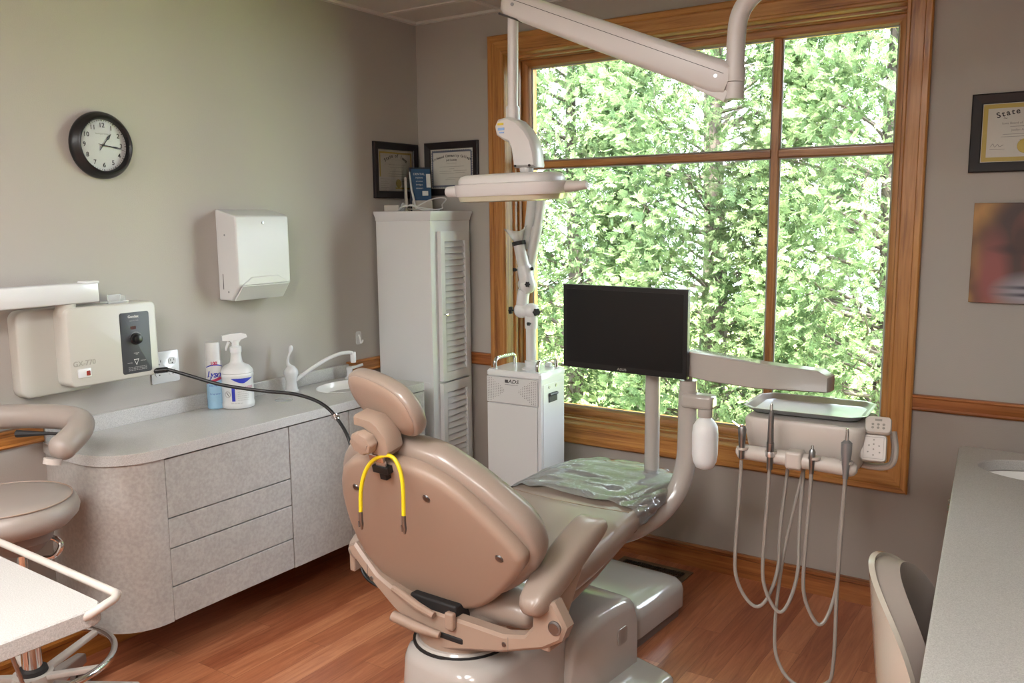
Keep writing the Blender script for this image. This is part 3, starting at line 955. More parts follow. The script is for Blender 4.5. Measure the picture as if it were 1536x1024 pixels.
# ------------------------------------------------------------------ wall mounted x-ray unit
t = empty('xray_wall_unit', (0, -1.85, 1.08), (0, 0, 0), 'ivory wall mounted x-ray control unit with charcoal dial panel and folded arm', 'x-ray unit')
def slab(x0, x1, ya, yb, za, zb, r, sh=0, dx=0):
    """rounded box on the wall; sh shears heights along y"""
    bm = nb()
    out = rrect(yb-ya, zb-za, r, 6, (ya+yb)/2, (za+zb)/2)
    e = .006
    loops = []
    e = min(e, (x1-x0)*.6)
    for x, i in ((x0, 0), (x1-e, 0), (x1-e*.3, e*.35), (x1, e)):
        loops.append([(x, p[0], p[1]) for p in (inset(out, i) if i else out)])
    stack(bm, loops); return bm
obj('wall_plate', slab(.001, .05, -2.045, -1.80, .945, 1.225, .03), M['ivory'], t, world=True, smooth=40)
cb = obj('control_box', slab(.045, .125, -1.925, -1.602, .968, 1.228, .022), M['ivory'], t, world=True, smooth=40)
obj('charcoal_panel', slab(.125, .1262, -1.742, -1.632, .985, 1.195, .008), M['panel'], cb, world=True, label='charcoal printed dial panel')
bm = nb(); lathe(bm, [(.020, 0), (.020, .004), (.016, .006), (.015, .018), (.012, .020)], 28, along((.126, -1.687, 1.103), (1, 0, 0)))
obj('dial_knob', bm, M['black'], cb, world=True)
mm = lambda y, z: basis((.1266, y, z), (0, 1, 0), (0, 0, 1), (1, 0, 0))
bm = text_bm('Gendex', .0125, mm(-1.692, 1.180), bold=.0004)
obj('lettering', bm, M['whiteink'], cb, world=True, smooth=0)
bm = nb()
bm = text_bm('SELECTING YOUR', .0042, mm(-1.690, 1.166), bm=bm)
obj('lettering', bm, M['whiteink'], cb, world=True, smooth=0)
bm = text_bm('EXPOSURE\nTIME', .0042, mm(-1.688, 1.052))
bm = text_bm('CAUTION', .0042, mm(-1.715, 1.022), bm=bm); bm = text_bm('WARNING', .0042, mm(-1.664, 1.026), bm=bm)
for i in range(3): bm = text_bm('THIS X-RAY UNIT MAY BE DANGEROUS TO', .0036, mm(-1.687, 1.006-.005*i), bm=bm)
tri = [(-.010, .010), (.010, .010), (0, -.012)]
V0 = [bm.verts.new(mm(-1.690, 1.024) @ Vector((p[0], p[1], 0))) for p in tri]; V1 = [bm.verts.new(mm(-1.690, 1.0245) @ Vector((p[0]*.72, p[1]*.68, 0))) for p in tri]
for i in range(3): bm.faces.new((V0[i], V0[(i+1) % 3], V1[(i+1) % 3], V1[i]))
for k in range(15):
    a = R(20+k*10); bm2 = mm(-1.687, 1.103) @ Matrix.Rotation(a, 4, 'Z'); box(bm, .0215, .0245, -.0004, .0004, 0, .0003, bm2)
obj('lettering', bm, M['whiteink'], cb, world=True, smooth=0)
bm = cbox(nb(), (.1268, -1.694, 1.142), (.0006, .02, .011)); obj('red_display', bm, mat('display_red', '#4a2a2c', .3), cb, world=True, smooth=0)
bm = text_bm('GX-770', .024, basis((.1252, -1.875, 1.045), (0, 1, .02), (0, 0, 1), (1, 0, 0)), extrude=.0008, bold=.0003)
obj('embossed_letters', bm, M['emb'], cb, world=True, smooth=0)
bm = slab(.125, .129, -1.900, -1.855, .998, 1.028, .003); obj('switch_frame', bm, M['whitegloss'], cb, world=True)
bm = slab(.129, .133, -1.872, -1.860, 1.004, 1.020, .002); obj('red_switch', bm, M['red'], cb, world=True)
bm = nb(); cbox(bm, (.085, -1.73, 1.232), (.05, .075, .008)); cbox(bm, (.07, -1.72, 1.245), (.006, .05, .022)); cbox(bm, (.085, -1.698, 1.243), (.03, .004, .018))
obj('cover_clip', bm, M['crystal'], cb, world=True, bevel=.001)
arm = obj('folded_arm', slab(.052, .118, -2.60, -1.800, 1.240, 1.304, .006), M['whitegloss'], t, world=True, smooth=40)
obj('arm_end_cap', slab(.060, .112, -1.84, -1.792, 1.298, 1.309, .003), M['whitegloss'], arm, world=True)
bm = nb(); cyl(bm, (.085, -1.90, 1.20), (.085, -1.90, 1.2395), .03); obj('arm_pivot', bm, M['ivory'], t, world=True)

# black hose that leaves the control box and drops behind the chair
t = empty('black_cable', (.13, -1.6, .985), (0, 0, 0), 'black coiled cable hanging from the x-ray box across the worktop to the chair', 'cable')
bm = nb(); path = [(.128, -1.612, .985), (.15, -1.585, .982), (.22, -1.54, .957), (.32, -1.49, .928), (.45, -1.42, .908), (.56, -1.38, .902), (.66, -1.36, .880), (.74, -1.36, .835), (.80, -1.358, .746), (.88, -1.427, .612), (.925, -1.462, .46), (.955, -1.482, .382), (1.02, -1.49, .353), (1.12, -1.475, .347), (1.245, -1.46, .345)]
tube(bm, catmull(path, 6), .0062, 10)
obj('cord', bm, M['black'], t, world=True)
bm = nb(); cyl(bm, (.118, -1.62, .98), (.150, -1.588, .983), .010); obj('plug', bm, M['black'], t, world=True)
bm = nb(); p = Vector((.735, -1.360, .838)); cyl(bm, p-Vector((.02, .0, .0))*.6, p+Vector((.02, 0, 0))*.6, .0085, 12); cyl(bm, p+Vector((-.004, 0, .008)), p+Vector((.006, 0, -.008)), .0095, 12)
obj('clamp', bm, M['chrome'], t, world=True)

# ------------------------------------------------------------------ tall corner cabinet
TCR = R(2.5)
CW, CD, CH = .325, .30, 1.533
t = empty('tall_corner_cabinet', (.172, -.182, 0), (0, 0, TCR), 'tall white cabinet with louvred doors standing in the corner beside the window', 'cabinet')
x0, x1, y0, y1 = -.160, .155, -.160, .158
bm = nb(); box(bm, x0, x1, y0, y1, 0, CH-.045)
obj('body', bm, M['cabwhite'], t, bevel=.002)
bm = nb(); o_ = [(x0, y0), (x1, y0), (x1, y1), (x0, y1)]
loops = []
for d, z in ((.0, CH-.045), (.004, CH-.040), (.006, CH-.028), (.016, CH-.010), (.016, CH)):
    loops.append([(x0-.0, y0-d, z), (x1+d, y0-d, z), (x1+d, y1+.0, z), (x0-.0, y1+.0, z)])
stack(bm, loops)
obj('crown', bm, M['cabwhite'], t, bevel=.001, bseg=1)
bm = nb()
for (a, b) in ((y0, y0+.006), (y0, y0)): pass
box(bm, x0+.02, x1-.02, y0-.0015, y0, .74, .745)
obj('side_seam', bm, M['cabwhite'], t, smooth=0)
def louvre_door(z0, z1, knobz):
    d = nb(); X = x1; ya, yb = y0+.052, y1-.040
    s = .030
    box(d, X, X+.020, ya, ya+s, z0, z1); box(d, X, X+.020, yb-s, yb, z0, z1)
    box(d, X, X+.020, ya+s, yb-s, z0, z0+.04); box(d, X, X+.020, ya+s, yb-s, z1-.045, z1)
    n = int((z1-z0-.085)/.029)
    hgt = (z1-z0-.085)/n
    for i in range(n):
        zb = z0+.04+i*hgt
        prism(d, [(X+.001, zb), (X+.012, zb+.002), (X+.004, zb+hgt), (X+.001, zb+hgt)], 'y', ya+s, yb-s) if False else stack(d, [[(X+.001, y, zb+.001), (X+.0165, y, zb+.0015), (X+.0165, y, zb+.004), (X+.003, y, zb+hgt+.001), (X+.001, y, zb+hgt)] for y in (ya+s, yb-s)])
    dr = obj('louvred_door', d, M['cabwhite'], t, smooth=20)
    k = nb(); lathe(k, [(.003, 0), (.003, .012), (.008, .015), (.010, .020), (.007, .025), (.001, .026)], 18, along((X+.020, ya+.014, knobz), (1, 0, 0)))
    obj('knob', k, M['chrome'], dr)
    k = nb()
    for z in (z0+.08, z1-.09): cyl(k, (X+.010, yb+.003, z-.018), (X+.010, yb+.003, z+.018), .004, 10)
    obj('hinge', k, M['dsteel'], dr)
louvre_door(.745, 1.440, 1.06)
louvre_door(.05, .735, .40 if False else .425)

# things lying on the tall cabinet
t = empty('brochure_rack', (.125, -.135, CH+.001), (0, 0, R(48)), 'stand of blue brochures leaning up on the tall cabinet', 'brochure stand')
tilt = Matrix.Rotation(R(-10), 4, 'X')
bm = nb(); box(bm, -.052, .052, .014, .022, 0, .215, tilt); obj('back_board', bm, M['navy'], t, smooth=0)
bm = nb(); box(bm, -.044, .048, .004, .013, .006, .205, tilt); bf = obj('brochure', bm, M['bluefold'], t, smooth=0)
bm = nb(); box(bm, -.046, .050, -.010, .0035, 0, .050, tilt); obj('front_pocket', bm, M['greybeige'], t, smooth=0)
bm = nb(); box(bm, .028, .048, -.0005, .0035, .115, .18, tilt); box(bm, .006, .034, -.0005, .0035, .075, .098, tilt); obj('white_picture', bm, M['white'], bf, smooth=0)
bm = nb()
for i, s_ in enumerate(('DENTAL', 'implants', 'crowns', 'bridges', 'veneers')):
    bm = text_bm(s_, .011 if i else .015, tilt @ basis((-.006, .0034, .180-.017*i), (1, 0, 0), (0, 0, 1), (0, -1, 0)), bm=bm)
obj('lettering', bm, M['whiteink'], bf, smooth=0)
bm = nb(); stack(bm, [[tilt @ Vector((x, y, z)) for y, z in ((.024, 0), (.075, 0), (.060, .11), (.024, .17))] for x in (-.075, -.064)])
obj('side_panel', bm, M['greybeige'], t, smooth=0)
bm = nb(); tube(bm, [tilt @ Vector((-.052, 0, .19)), tilt @ Vector((-.046, -.004, .10)), tilt @ Vector((-.030, -.012, .01))], [.0035, .005, .006], 10)
obj('pen', bm, M['white'], t)
t = empty('electric_adapter', (.075, -.285, CH), (0, 0, R(20)), 'white plastic power adapter lying on top of the tall cabinet', 'power adapter')
bm = nb(); cbox(bm, (0, 0, .015), (.075, .05, .03)); obj('body', bm, M['greybeige'], t, bevel=.004)
bm = nb(); cyl(bm, (.04, 0, .02), (.05, .01, .036), .010, 12); cbox(bm, (.045, -.01, .012), (.022, .02, .02)); obj('plug_head', bm, M['crystal'], t)
t = empty('white_cord', (.20, -.24, CH), (0, 0, 0), 'tangle of white cord lying on top of the tall cabinet', 'cord')
bm = nb()
rg = random.Random(4)
pts = [(-.08, -.06, .006), (-.04, -.075, .02), (.0, -.07, .026), (.05, -.04, .014), (.09, 0, .006), (.07, .05, .006), (.0, .03, .008), (-.05, -.03, .012), (.0, -.065, .03), (.06, -.055, .006), (.10, .03, .010), (.06, .09, .03), (.075, .10, .055), (.055, .08, .062), (.02, .04, .05), (-.02, .0, .02), (.04, -.02, .007), (.085, -.03, .008), (.10, -.02, .006)]
tube(bm, catmull(pts, 5), .0032, 8); obj('cord', bm, M['white'], t)

# certificates
def certificate(name, c, axis, w, h, label, grp, kind):
    if axis == 'x': m = basis(c, (0, 1, 0), (0, 0, 1), (1, 0, 0))
    else: m = basis(c, (1, 0, 0), (0, 0, 1), (0, -1, 0))
    t = empty(name, c, (0, 0, 0), label, 'framed certificate', grp)
    fw = .034
    bm = nb()
    prof = [(0, .004), (.003, .010), (fw-.004, .016), (fw, .013), (fw, .0008), (0, .0008)]
    L = []
    for sx, sz in ((-1, -1), (1, -1), (1, 1), (-1, 1)):
        L.append([bm.verts.new(m @ Vector((sx*(w/2-fw+d), sz*(h/2-fw+d), z))) for d, z in prof])
    for s in range(4):
        for i in range(len(prof)):
            j = (i+1) % len(prof); bm.faces.new((L[s][i], L[(s+1) % 4][i], L[(s+1) % 4][j], L[s][j]))
    obj('frame', bm, M['frame'], t, world=True, smooth=0)
    W, Hh = w-2*fw, h-2*fw
    bm = nb(); box(bm, -W/2-.002, W/2+.002, -Hh/2-.002, Hh/2+.002, .002, .0035, m)
    pp = obj('paper', bm, M['paper'], t, world=True, smooth=0)
    def bord(i, wd, mt, z=.0038, wav=0):
        bm = nb(); a, b = W/2-i, Hh/2-i
        for q in ((-a, a, b-wd, b), (-a, a, -b, -b+wd), (-a, -a+wd, -b+wd, b-wd), (a-wd, a, -b+wd, b-wd)): box(bm, q[0], q[1], q[2], q[3], .0034, z, m)
        if wav:
            n = int(2*a/wav)
            for k in range(n):
                for s in (-1, 1):
                    lathe(bm, [(wav*.42, 0), (wav*.4, .0003)], 8, m @ Matrix.Translation((-a+wav*(k+.5), s*b, .0035)))
            n = int(2*b/wav)
            for k in range(n):
                for s in (-1, 1):
                    lathe(bm, [(wav*.42, 0), (wav*.4, .0003)], 8, m @ Matrix.Translation((s*a, -b+wav*(k+.5), .0035)))
        obj('border', bm, mt, pp, world=True, smooth=0)
    def arched(s, size, y, Rr, bm=None, bold=.0006):
        n = len(s); bm = bm or nb(); adv = size*.56
        for i, ch in enumerate(s):
            if ch == ' ': continue
            x = (i-(n-1)/2)*adv; a = x/Rr
            mm_ = m @ Matrix.Translation((Rr*math.sin(a), y-Rr+Rr*math.cos(a), .0042)) @ Matrix.Rotation(-a, 4, 'Z')
            bm = text_bm(ch, size, mm_, bold=bold, bm=bm)
        return bm
    def lines(bm, ls):
        for (x, y, wd) in ls: box(bm, x-wd/2, x+wd/2, y-.0006, y+.0006, .0036, .0039, m)
        return bm
    if kind == 'A':
        bord(.010, .008, M['goldborder'])
        bm = arched('State of Iowa', .024, .070, .14); obj('heading', bm, M['ink'], pp, world=True, smooth=0)
        bm = lines(nb(), [(.01, .028, .12), (.01, .016, .10), (.0, -.004, .09), (.01, -.016, .13), (.01, -.026, .13), (.06, -.04, .07), (.06, -.05, .07)]); obj('text_lines', bm, M['softink'], pp, world=True, smooth=0)
        bm = box(nb(), -W/2, -.006, -Hh/2, -.030, .0040, .0046, m); cd_ = obj('inserted_card', bm, M['white'], t, world=True, smooth=0)
        bm = nb(); [box(bm, -W/2+.014, -W/2+.014+wd, y-.0005, y+.0005, .0047, .005, m) for y, wd in ((-.040, .07), (-.052, .05), (-.062, .06), (-.072, .045), (-.082, .06))]
        obj('text_lines', bm, M['softink'], cd_, world=True, smooth=0)
        bm = nb(); lathe(bm, [(.020, 0), (.019, .001), (.001, .0012)], 30, m @ Matrix.Translation((.018, -.060, .0042))); obj('seal', bm, M['gold'], pp, world=True)
    elif kind == 'B':
        bord(.008, .007, M['blueborder'], wav=.011)
        bm = arched('Kirkwood Community College', .0165, .062, .35, bold=.0005); bm = text_bm('Jodi Dunkley', .0125, m @ Matrix.Translation((0, .041, .0042)), bold=.0003, bm=bm)
        obj('heading', bm, M['ink'], pp, world=True, smooth=0)
        bm = lines(nb(), [(0, .026, .06), (0, .010, .15), (0, .0, .03), (-.04, -.012, .07), (.05, -.010, .08), (-.03, -.022, .09), (.05, -.02, .06), (0, -.044, .05), (.05, -.044, .05), (-.01, -.052, .06)]); obj('text_lines', bm, M['softink'], pp, world=True, smooth=0)
    else:
        bord(.002, .014, M['goldborder'])
        bm = arched('State of Iowa', .026, .070, .3); bm = text_bm('~', .02, m @ Matrix.Translation((-.065, .048, .0042)), bm=bm)
        obj('heading', bm, M['ink'], pp, world=True, smooth=0)
        bm = text_bm('Iowa Board of Dental Examiners', .0105, m @ Matrix.Translation((-.005, .030, .0042))); bm = text_bm('Joellyn Anne', .010, m @ Matrix.Translation((-.020, .0075, .0042)), bm=bm)
        bm = lines(bm, [(0, .019, .10), (0, -.006, .14), (0, -.014, .15), (.01, -.026, .06), (-.085, -.055, .045)])
        obj('text_lines', bm, M['softink'], pp, world=True, smooth=0)
        bm = nb(); tube(bm, catmull([m @ Vector(p) for p in ((-.105, -.046, .004), (-.098, -.036, .004), (-.092, -.047, .004), (-.084, -.038, .004), (-.078, -.046, .004), (-.066, -.040, .004))], 4), .0005, 4); obj('signature', bm, M['ink'], pp, world=True)
        bm = nb(); lathe(bm, [(.024, 0), (.023, .001), (.001, .0012)], 30, m @ Matrix.Translation((-.002, -.046, .0042))); obj('seal', bm, M['gold'], pp, world=True)
    bm = box(nb(), -W/2, W/2, -Hh/2, Hh/2, .0060, .0066, m); obj('glass', bm, M['glass'], t, world=True, smooth=0)
G = 'black framed certificates on the walls'
certificate('framed_certificate', (.001, -.179, 1.7275), 'x', .320, .262, 'black framed certificate with gold border and tucked in card, left of the corner', G, 'A')
certificate('framed_certificate', (.209, -.001, 1.737), 'y', .325, .255, 'black framed certificate with scalloped blue border, right of the corner', G, 'B')
certificate('framed_certificate', (2.455+.1675, -.001, 1.770), 'y', .335, .262, 'black framed certificate with broad gold border on the wall right of the window', G, 'C')
# blurred photo print
def photo_mat():
    m, nt, b = nodes('blurred_photo')
    tc = nt.nodes.new('ShaderNodeTexCoord')
    cur = None
    n = nt.nodes.new('ShaderNodeTexNoise'); n.inputs['Scale'].default_value = 9; n.inputs['Detail'].default_value = 1
    nt.links.new(tc.outputs['Object'], n.inputs['Vector'])
    cr = nt.nodes.new('ShaderNodeValToRGB'); e = cr.color_ramp.elements
    e[0].color = lin('#6b4a34'); e[1].color = lin('#b98a4c'); e[0].position = .35; e[1].position = .65
    nt.links.new(n.outputs['Fac'], cr.inputs['Fac']); cur = cr.outputs['Color']
    def blob(cx, cz, rx, rz, col, soft=.5):
        nonlocal cur
        mp = nt.nodes.new('ShaderNodeMapping'); mp.vector_type = 'POINT'
        mp.inputs['Location'].default_value = (-cx/rx, 0, -cz/rz); mp.inputs['Scale'].default_value = (1/rx, 0, 1/rz)
        nt.links.new(tc.outputs['Object'], mp.inputs['Vector'])
        ln = nt.nodes.new('ShaderNodeVectorMath'); ln.operation = 'LENGTH'; nt.links.new(mp.outputs[0], ln.inputs[0])
        mr = nt.nodes.new('ShaderNodeMapRange'); mr.inputs['From Min'].default_value = 1+soft; mr.inputs['From Max'].default_value = 1-soft
        nt.links.new(ln.outputs['Value'], mr.inputs['Value'])
        mx = nt.nodes.new('ShaderNodeMixRGB'); mx.inputs[2].default_value = lin(col)
        nt.links.new(mr.outputs['Result'], mx.inputs[0]); nt.links.new(cur, mx.inputs[1]); cur = mx.outputs[0]
    blob(-.02, .09, .085, .12, '#3c2a28'); blob(-.03, -.01, .075, .16, '#4a3430')
    blob(.06, .07, .07, .075, '#a56455'); blob(-.09, -.08, .045, .13, '#8f4f4b'); blob(.08, -.03, .06, .06, '#8f5347')
    blob(.03, .015, .10, .018, '#2d2325'); blob(-.01, .05, .03, .06, '#4a302b')
    blob(.02, -.13, .085, .05, '#9a96a0'); blob(.04, -.115, .09, .006, '#44434f', .6); blob(.04, -.14, .09, .006, '#44434f', .6)
    nt.links.new(cur, b.inputs['Base Color']); b.inputs['Roughness'].default_value = .5
    return m
t = empty('picture_print', (2.64, -.001, 1.365), (0, 0, 0), 'unframed soft focus family photo print under the gold bordered certificate', 'photo print')
bm = box(nb(), -.158, .158, -.018, -.001, -.171, .171); obj('print', bm, photo_mat(), t, bevel=.002)
# ------------------------------------------------------------------ dental chair (local x across, y towards the foot end)
chair = empty('dental_chair', (1.35, -1.50, 0), (0, 0, R(-2)), 'taupe upholstered dental patient chair seen from behind in the middle of the room', 'dental chair')
VN = M['vinyl']
# --- base
def rbox(bm, x0, x1, y0, y1, z0, z1, r, er=.02, taper=0, n=6):
    cx, cy = (x0+x1)/2, (y0+y1)/2
    o_ = rrect(x1-x0, y1-y0, r, n, cx, cy)
    L = []
    for i, z in ((-taper, z0), (0, z1-er), (er*.3, z1-er*.3), (er, z1)):
        L.append([(p[0], p[1], z) for p in inset(o_, i)])
    stack(bm, L); return bm
ROT = R(-3.7)
def rotz(bm, a=ROT):
    bmesh.ops.rotate(bm, verts=bm.verts, cent=(0, 0, 0), matrix=Matrix.Rotation(a, 3, 'Z')); return bm
bm = rbox(nb(), -.110, .225, -.17, .30, .02, .282, .10, .035, .015, 8)
bc = obj('base_rear_cover', rotz(bm), M['cream'], chair, smooth=50)
# front hump, higher, sloping sides
bm = nb()
L = []
for y, z, hw, e in ((.215, .04, .215, .0), (.215, .205, .200, .02), (.25, .236, .205, .03), (.34, .262, .212, .035), (.52, .270, .215, .035), (.570, .262, .212, .03), (.590, .22, .20, .02), (.590, .02, .19, .02)):
    pass
prof = [(.205, .02), (.215, .14), (.235, .215), (.27, .245), (.33, .262), (.42, .27), (.53, .272), (.575, .258), (.592, .21), (.592, .02)]
for x, k in ((-.150, .03), (-.145, .015), (-.13, .003), (-.11, 0), (.21, 0), (.238, .004), (.252, .018), (.257, .035)):
    L.append([(x, p[0], max(.02, p[1]-k) if p[1] > .03 else p[1]) for p in prof])
stack(bm, L)
obj('base_front_cover', rotz(bm), M['cream'], chair, smooth=50)
bm = nb()
o1 = [(-.20, .02), (.26, .02), (.40, .38), (.40, .52), (.33, .62), (-.22, .62)]
o1 = smooth_outline(o1, 60)
stack(bm, [[(p[0], p[1], z) for p in (inset(o1, i) if i else o1)] for i, z in ((0, 0), (0, .018), (.008, .026), (.02, .032))])
obj('base_foot', rotz(bm), M['cream'], chair, smooth=60)
bm = rbox(nb(), -.10, .215, -.16, .29, 0, .021, .10, .002)
obj('base_gasket', rotz(bm), M['strip'], chair)
bm = nb(); lathe(bm, [(.148, .280), (.148, .286), (.10, .287)], 40, Matrix.Translation((.02, 0, 0))); obj('swivel_gap', bm, M['matblack'], chair)
bm = nb(); lathe(bm, [(.138, .27), (.140, .286), (.135, .292), (.10, .295)], 40, Matrix.Translation((.02, 0, 0))); obj('swivel_ring', bm, M['cream'], chair)
bm = text_bm('A', .045, rotz(nb()) and Matrix.Identity(4)) if False else nb()
m = Matrix.Rotation(ROT, 4, 'Z') @ basis((.2585, .50, .16), (0, 1, 0), (0, 0, 1), (1, 0, 0))
stack(bm, [[m @ Vector((p[0], p[1], z)) for p in rrect(.055, .055, .01, 4)] for z in (-.004, .0012)])
stack(bm, [[m @ Vector((p[0], p[1], z)) for p in rrect(.045, .045, .008, 4)] for z in (.0012, .0004)])
obj('base_emblem', bm, M['cream'], chair)
# --- yoke under the seat
yk = nb()
out = [(-.325, .525), (-.295, .540), (-.262, .510), (-.205, .462), (-.12, .425), (.0, .405), (.146, .403), (.257, .402), (.325, .420), (.350, .45), (.352, .49), (.372, .530), (.418, .535), (.456, .475), (.440, .435), (.388, .400), (.25, .350), (.15, .325), (.054, .300), (-.01, .302), (-.05, .325), (-.142, .372), (-.253, .450), (-.312, .500)]
stack(yk, [[(p[0], y, p[1]) for p in (inset(out, i) if i else out)] for y, i in ((-.125, .008), (-.117, 0), (-.085, 0), (-.077, .008))])
yoke = obj('yoke_frame', yk, M['shell'], chair, smooth=40)
bm = nb(); lathe(bm, [(.138, .285), (.142, .30), (.142, .345), (.13, .375), (.05, .40)], 40, Matrix.Translation((.02, .015, 0)))
obj('pivot_housing', bm, M['shell'], chair)
bm = nb(); box(bm, .03, .12, -.1290, -.10, .335, .352); obj('housing_slot', bm, M['matblack'], chair, bevel=.004)
bm = nb(); lathe(bm, [(.019, 0), (.019, .004), (.014, .006), (.014, .007)], 24, along((.424, -.126, .470), (0, -1, 0)))
obj('pivot_bolt', bm, M['dsteel'], yoke)
bm = nb()
for p in ((.262, .378), (-.225, .445)): lathe(bm, [(.007, 0), (.006, .002)], 12, along((p[0], -.126, p[1]), (0, -1, 0)))
obj('screw', bm, M['dsteel'], yoke)
bm = nb(); box(bm, .2745, .2755, -.1262, -.125, .357, .402); box(bm, -.242, -.241, -.1262, -.125, .447, .485); obj('seam', bm, M['strip'], yoke, smooth=0)
bm = nb(); tube(bm, [(.05, -.140, .350), (-.02, -.155, .360), (-.105, -.165, .376)], [.010, .015, .016], 12)
for v in bm.verts: v.co.y += 0
obj('release_lever', bm, M['shell'], chair, bevel=.002)
# hinge block and black gap between back and yoke
bm = nb(); box(bm, -.08, .09, -.118, -.02, .37, .435); obj('hinge_block', bm, M['matblack'], chair, bevel=.006)
bm = nb(); tube(bm, [(-.13, -.13, .440), (-.03, -.140, .415), (.03, -.140, .402)], [.012, .012, .010], 10); obj('hinge_link', bm, M['shell'], chair)
bm = nb(); cbox(bm, (.085, -.135, .400), (.03, .02, .05)); obj('hinge_lug', bm, M['shell'], chair, bevel=.006)
# --- seat and leg rest cushion
def seat_sections(grow=0, t0=-.06, t1=1.06):
    pts = [(-.06, .0, .22, .470, .10), (-.03, .0, .235, .486, .12), (.10, .0, .262, .488, .13), (.25, .005, .275, .500, .13), (.40, .01, .275, .522, .12), (.50, .015, .27, .540, .11), (.56, .015, .265, .545, .105), (.62, .02, .262, .558, .10), (.78, .025, .252, .572, .09), (.90, .03, .235, .575, .085), (.98, .035, .215, .570, .08), (1.03, .035, .188, .560, .065), (1.055, .035, .15, .548, .04)]
    return pts
def sect(t, cx, hw, zt, th, g=0, n=40):
    P = []
    for k in range(n):
        a = 2*PI*k/n
        c, s_ = math.cos(a), math.sin(a)
        x = cx+(hw+g)*math.copysign(abs(c)**.42, c)
        zc = zt-th/2
        z = zc+(th/2+g)*math.copysign(abs(s_)**.62, s_)
        dip = .010*(1-((x-cx)/hw)**2) if s_ > 0 else 0
        P.append((x, t, z-dip))
    return P
bm = nb()
stack(bm, [sect(*p) for p in seat_sections()])
obj('seat_cushion', bm, VN, chair, smooth=0 or 70, sub=1)
bm = nb()
P = []
for (t, cx, hw, zt, th) in seat_sections():
    P.append(sect(t, cx, hw*.86, zt-th*.75, th*.62))
stack(bm, P[1:-1]); obj('seat_pan', bm, M['shell'], chair, smooth=70)
# rolled lower back of the seat seen under the backrest
bm = nb()
L = []
for x, hz in ((-.26, .03), (-.24, .05), (-.1, .065), (.12, .068), (.27, .055), (.30, .035)):
    L.append([(x, .01+.075*math.cos(a)*1.0, .425+hz*math.sin(a)) for a in [2*PI*k/20 for k in range(20)]])
stack(bm, L); obj('seat_back_roll', bm, M['vinyl'], chair, smooth=70, sub=1)
bm = nb()
# stitched crease between seat and leg rest
tube(bm, [(x, .555, .5465+.004-.010*(1-((x-.015)/.265)**2)) for x in [(-.24+.51*k/16) for k in range(17)]], .0016, 6)
obj('seam', bm, M['shell'], chair)
# --- clear film over the leg rest
def film(u, v):
    t = .60+.475*u
    S = seat_sections()
    for i in range(len(S)-1):
        if S[i][0] <= t <= S[i+1][0] or i == len(S)-2:
            f = min(1.3, (t-S[i][0])/(S[i+1][0]-S[i][0])); a = [S[i][k]+(S[i+1][k]-S[i][k])*f for k in range(5)]; break
    _, cx, hw, zt, th = a
    ang = R(-38+256*v)
    c, s_ = math.cos(ang), math.sin(ang)
    hw = max(hw, .15); 
    g = .004+.0035*math.sin(37*u+11*v)*math.sin(9*v+3)+.003*math.sin(61*v+17*u)
    x = cx+(hw+g)*math.copysign(abs(c)**.5, c); z = zt-th/2+(th/2+g+.002)*math.copysign(abs(s_)**.7, s_)
    edge = .006*math.sin(50*v) if u == 0 else 0
    return Vector((x, t+edge, z))
bm = nb(); grid(bm, film, 36, 90)
obj('clear_foot_cover', bm, M['film'], chair, smooth=180, label='clear wrinkled plastic film')
# --- backrest, built in its own reclining plane
BO = Vector((0, -.02, .40)); BU = Vector((0, -.416, .909)).normalized(); BX = Vector((1, 0, 0)); BN = BX.cross(BU)   # BN points to the rear
bmx = basis(BO, BX, BU, BN)
sh = [(.0, .548), (.09, .543), (.165, .518), (.225, .478), (.300, .400), (.358, .322), (.362, .282), (.315, .215), (.20, .095), (.11, .036), (0, .016), (-.11, .030), (-.205, .075), (-.252, .15), (-.262, .25), (-.245, .36), (-.21, .45), (-.165, .505), (-.09, .540)]
sh = smooth_outline(sh, 114)
cu = [(.0, .575), (.12, .565), (.20, .528), (.29, .462), (.365, .385), (.388, .315), (.375, .25), (.30, .155), (.19, .07), (.10, .03), (-.02, .01), (-.13, .025), (-.24, .085), (-.290, .18), (-.295, .28), (-.275, .38), (-.245, .46), (-.19, .525), (-.10, .565)]
cu = smooth_outline(cu, 114)
bm = nb()
puff(bm, cu, [(.055, -.085), (.028, -.080), (.008, -.062), (0, -.040), (0, -.018), (.008, .004), (.028, .014)], bmx)
obj('backrest_cushion', bm, VN, chair, smooth=70, sub=1)
bm = nb()
puff(bm, sh, [(.006, .004), (0, .012), (0, .034), (.004, .042), (.012, .048), (.022, .050), (1.8, .052), (1.4, .053)], bmx)
bs = obj('backrest_shell', bm, M['shell'], chair, smooth=70)
for p in ((-.150, .430), (.115, .452), (.298, .296)):
    bm = nb(); lathe(bm, [(.013, -.001), (.012, .002), (.009, .001), (.0085, .0035), (.005, .004)], 20, bmx @ Matrix.Translation((p[0], p[1], .0515)))
    obj('screw', bm, M['dsteel'], bs)
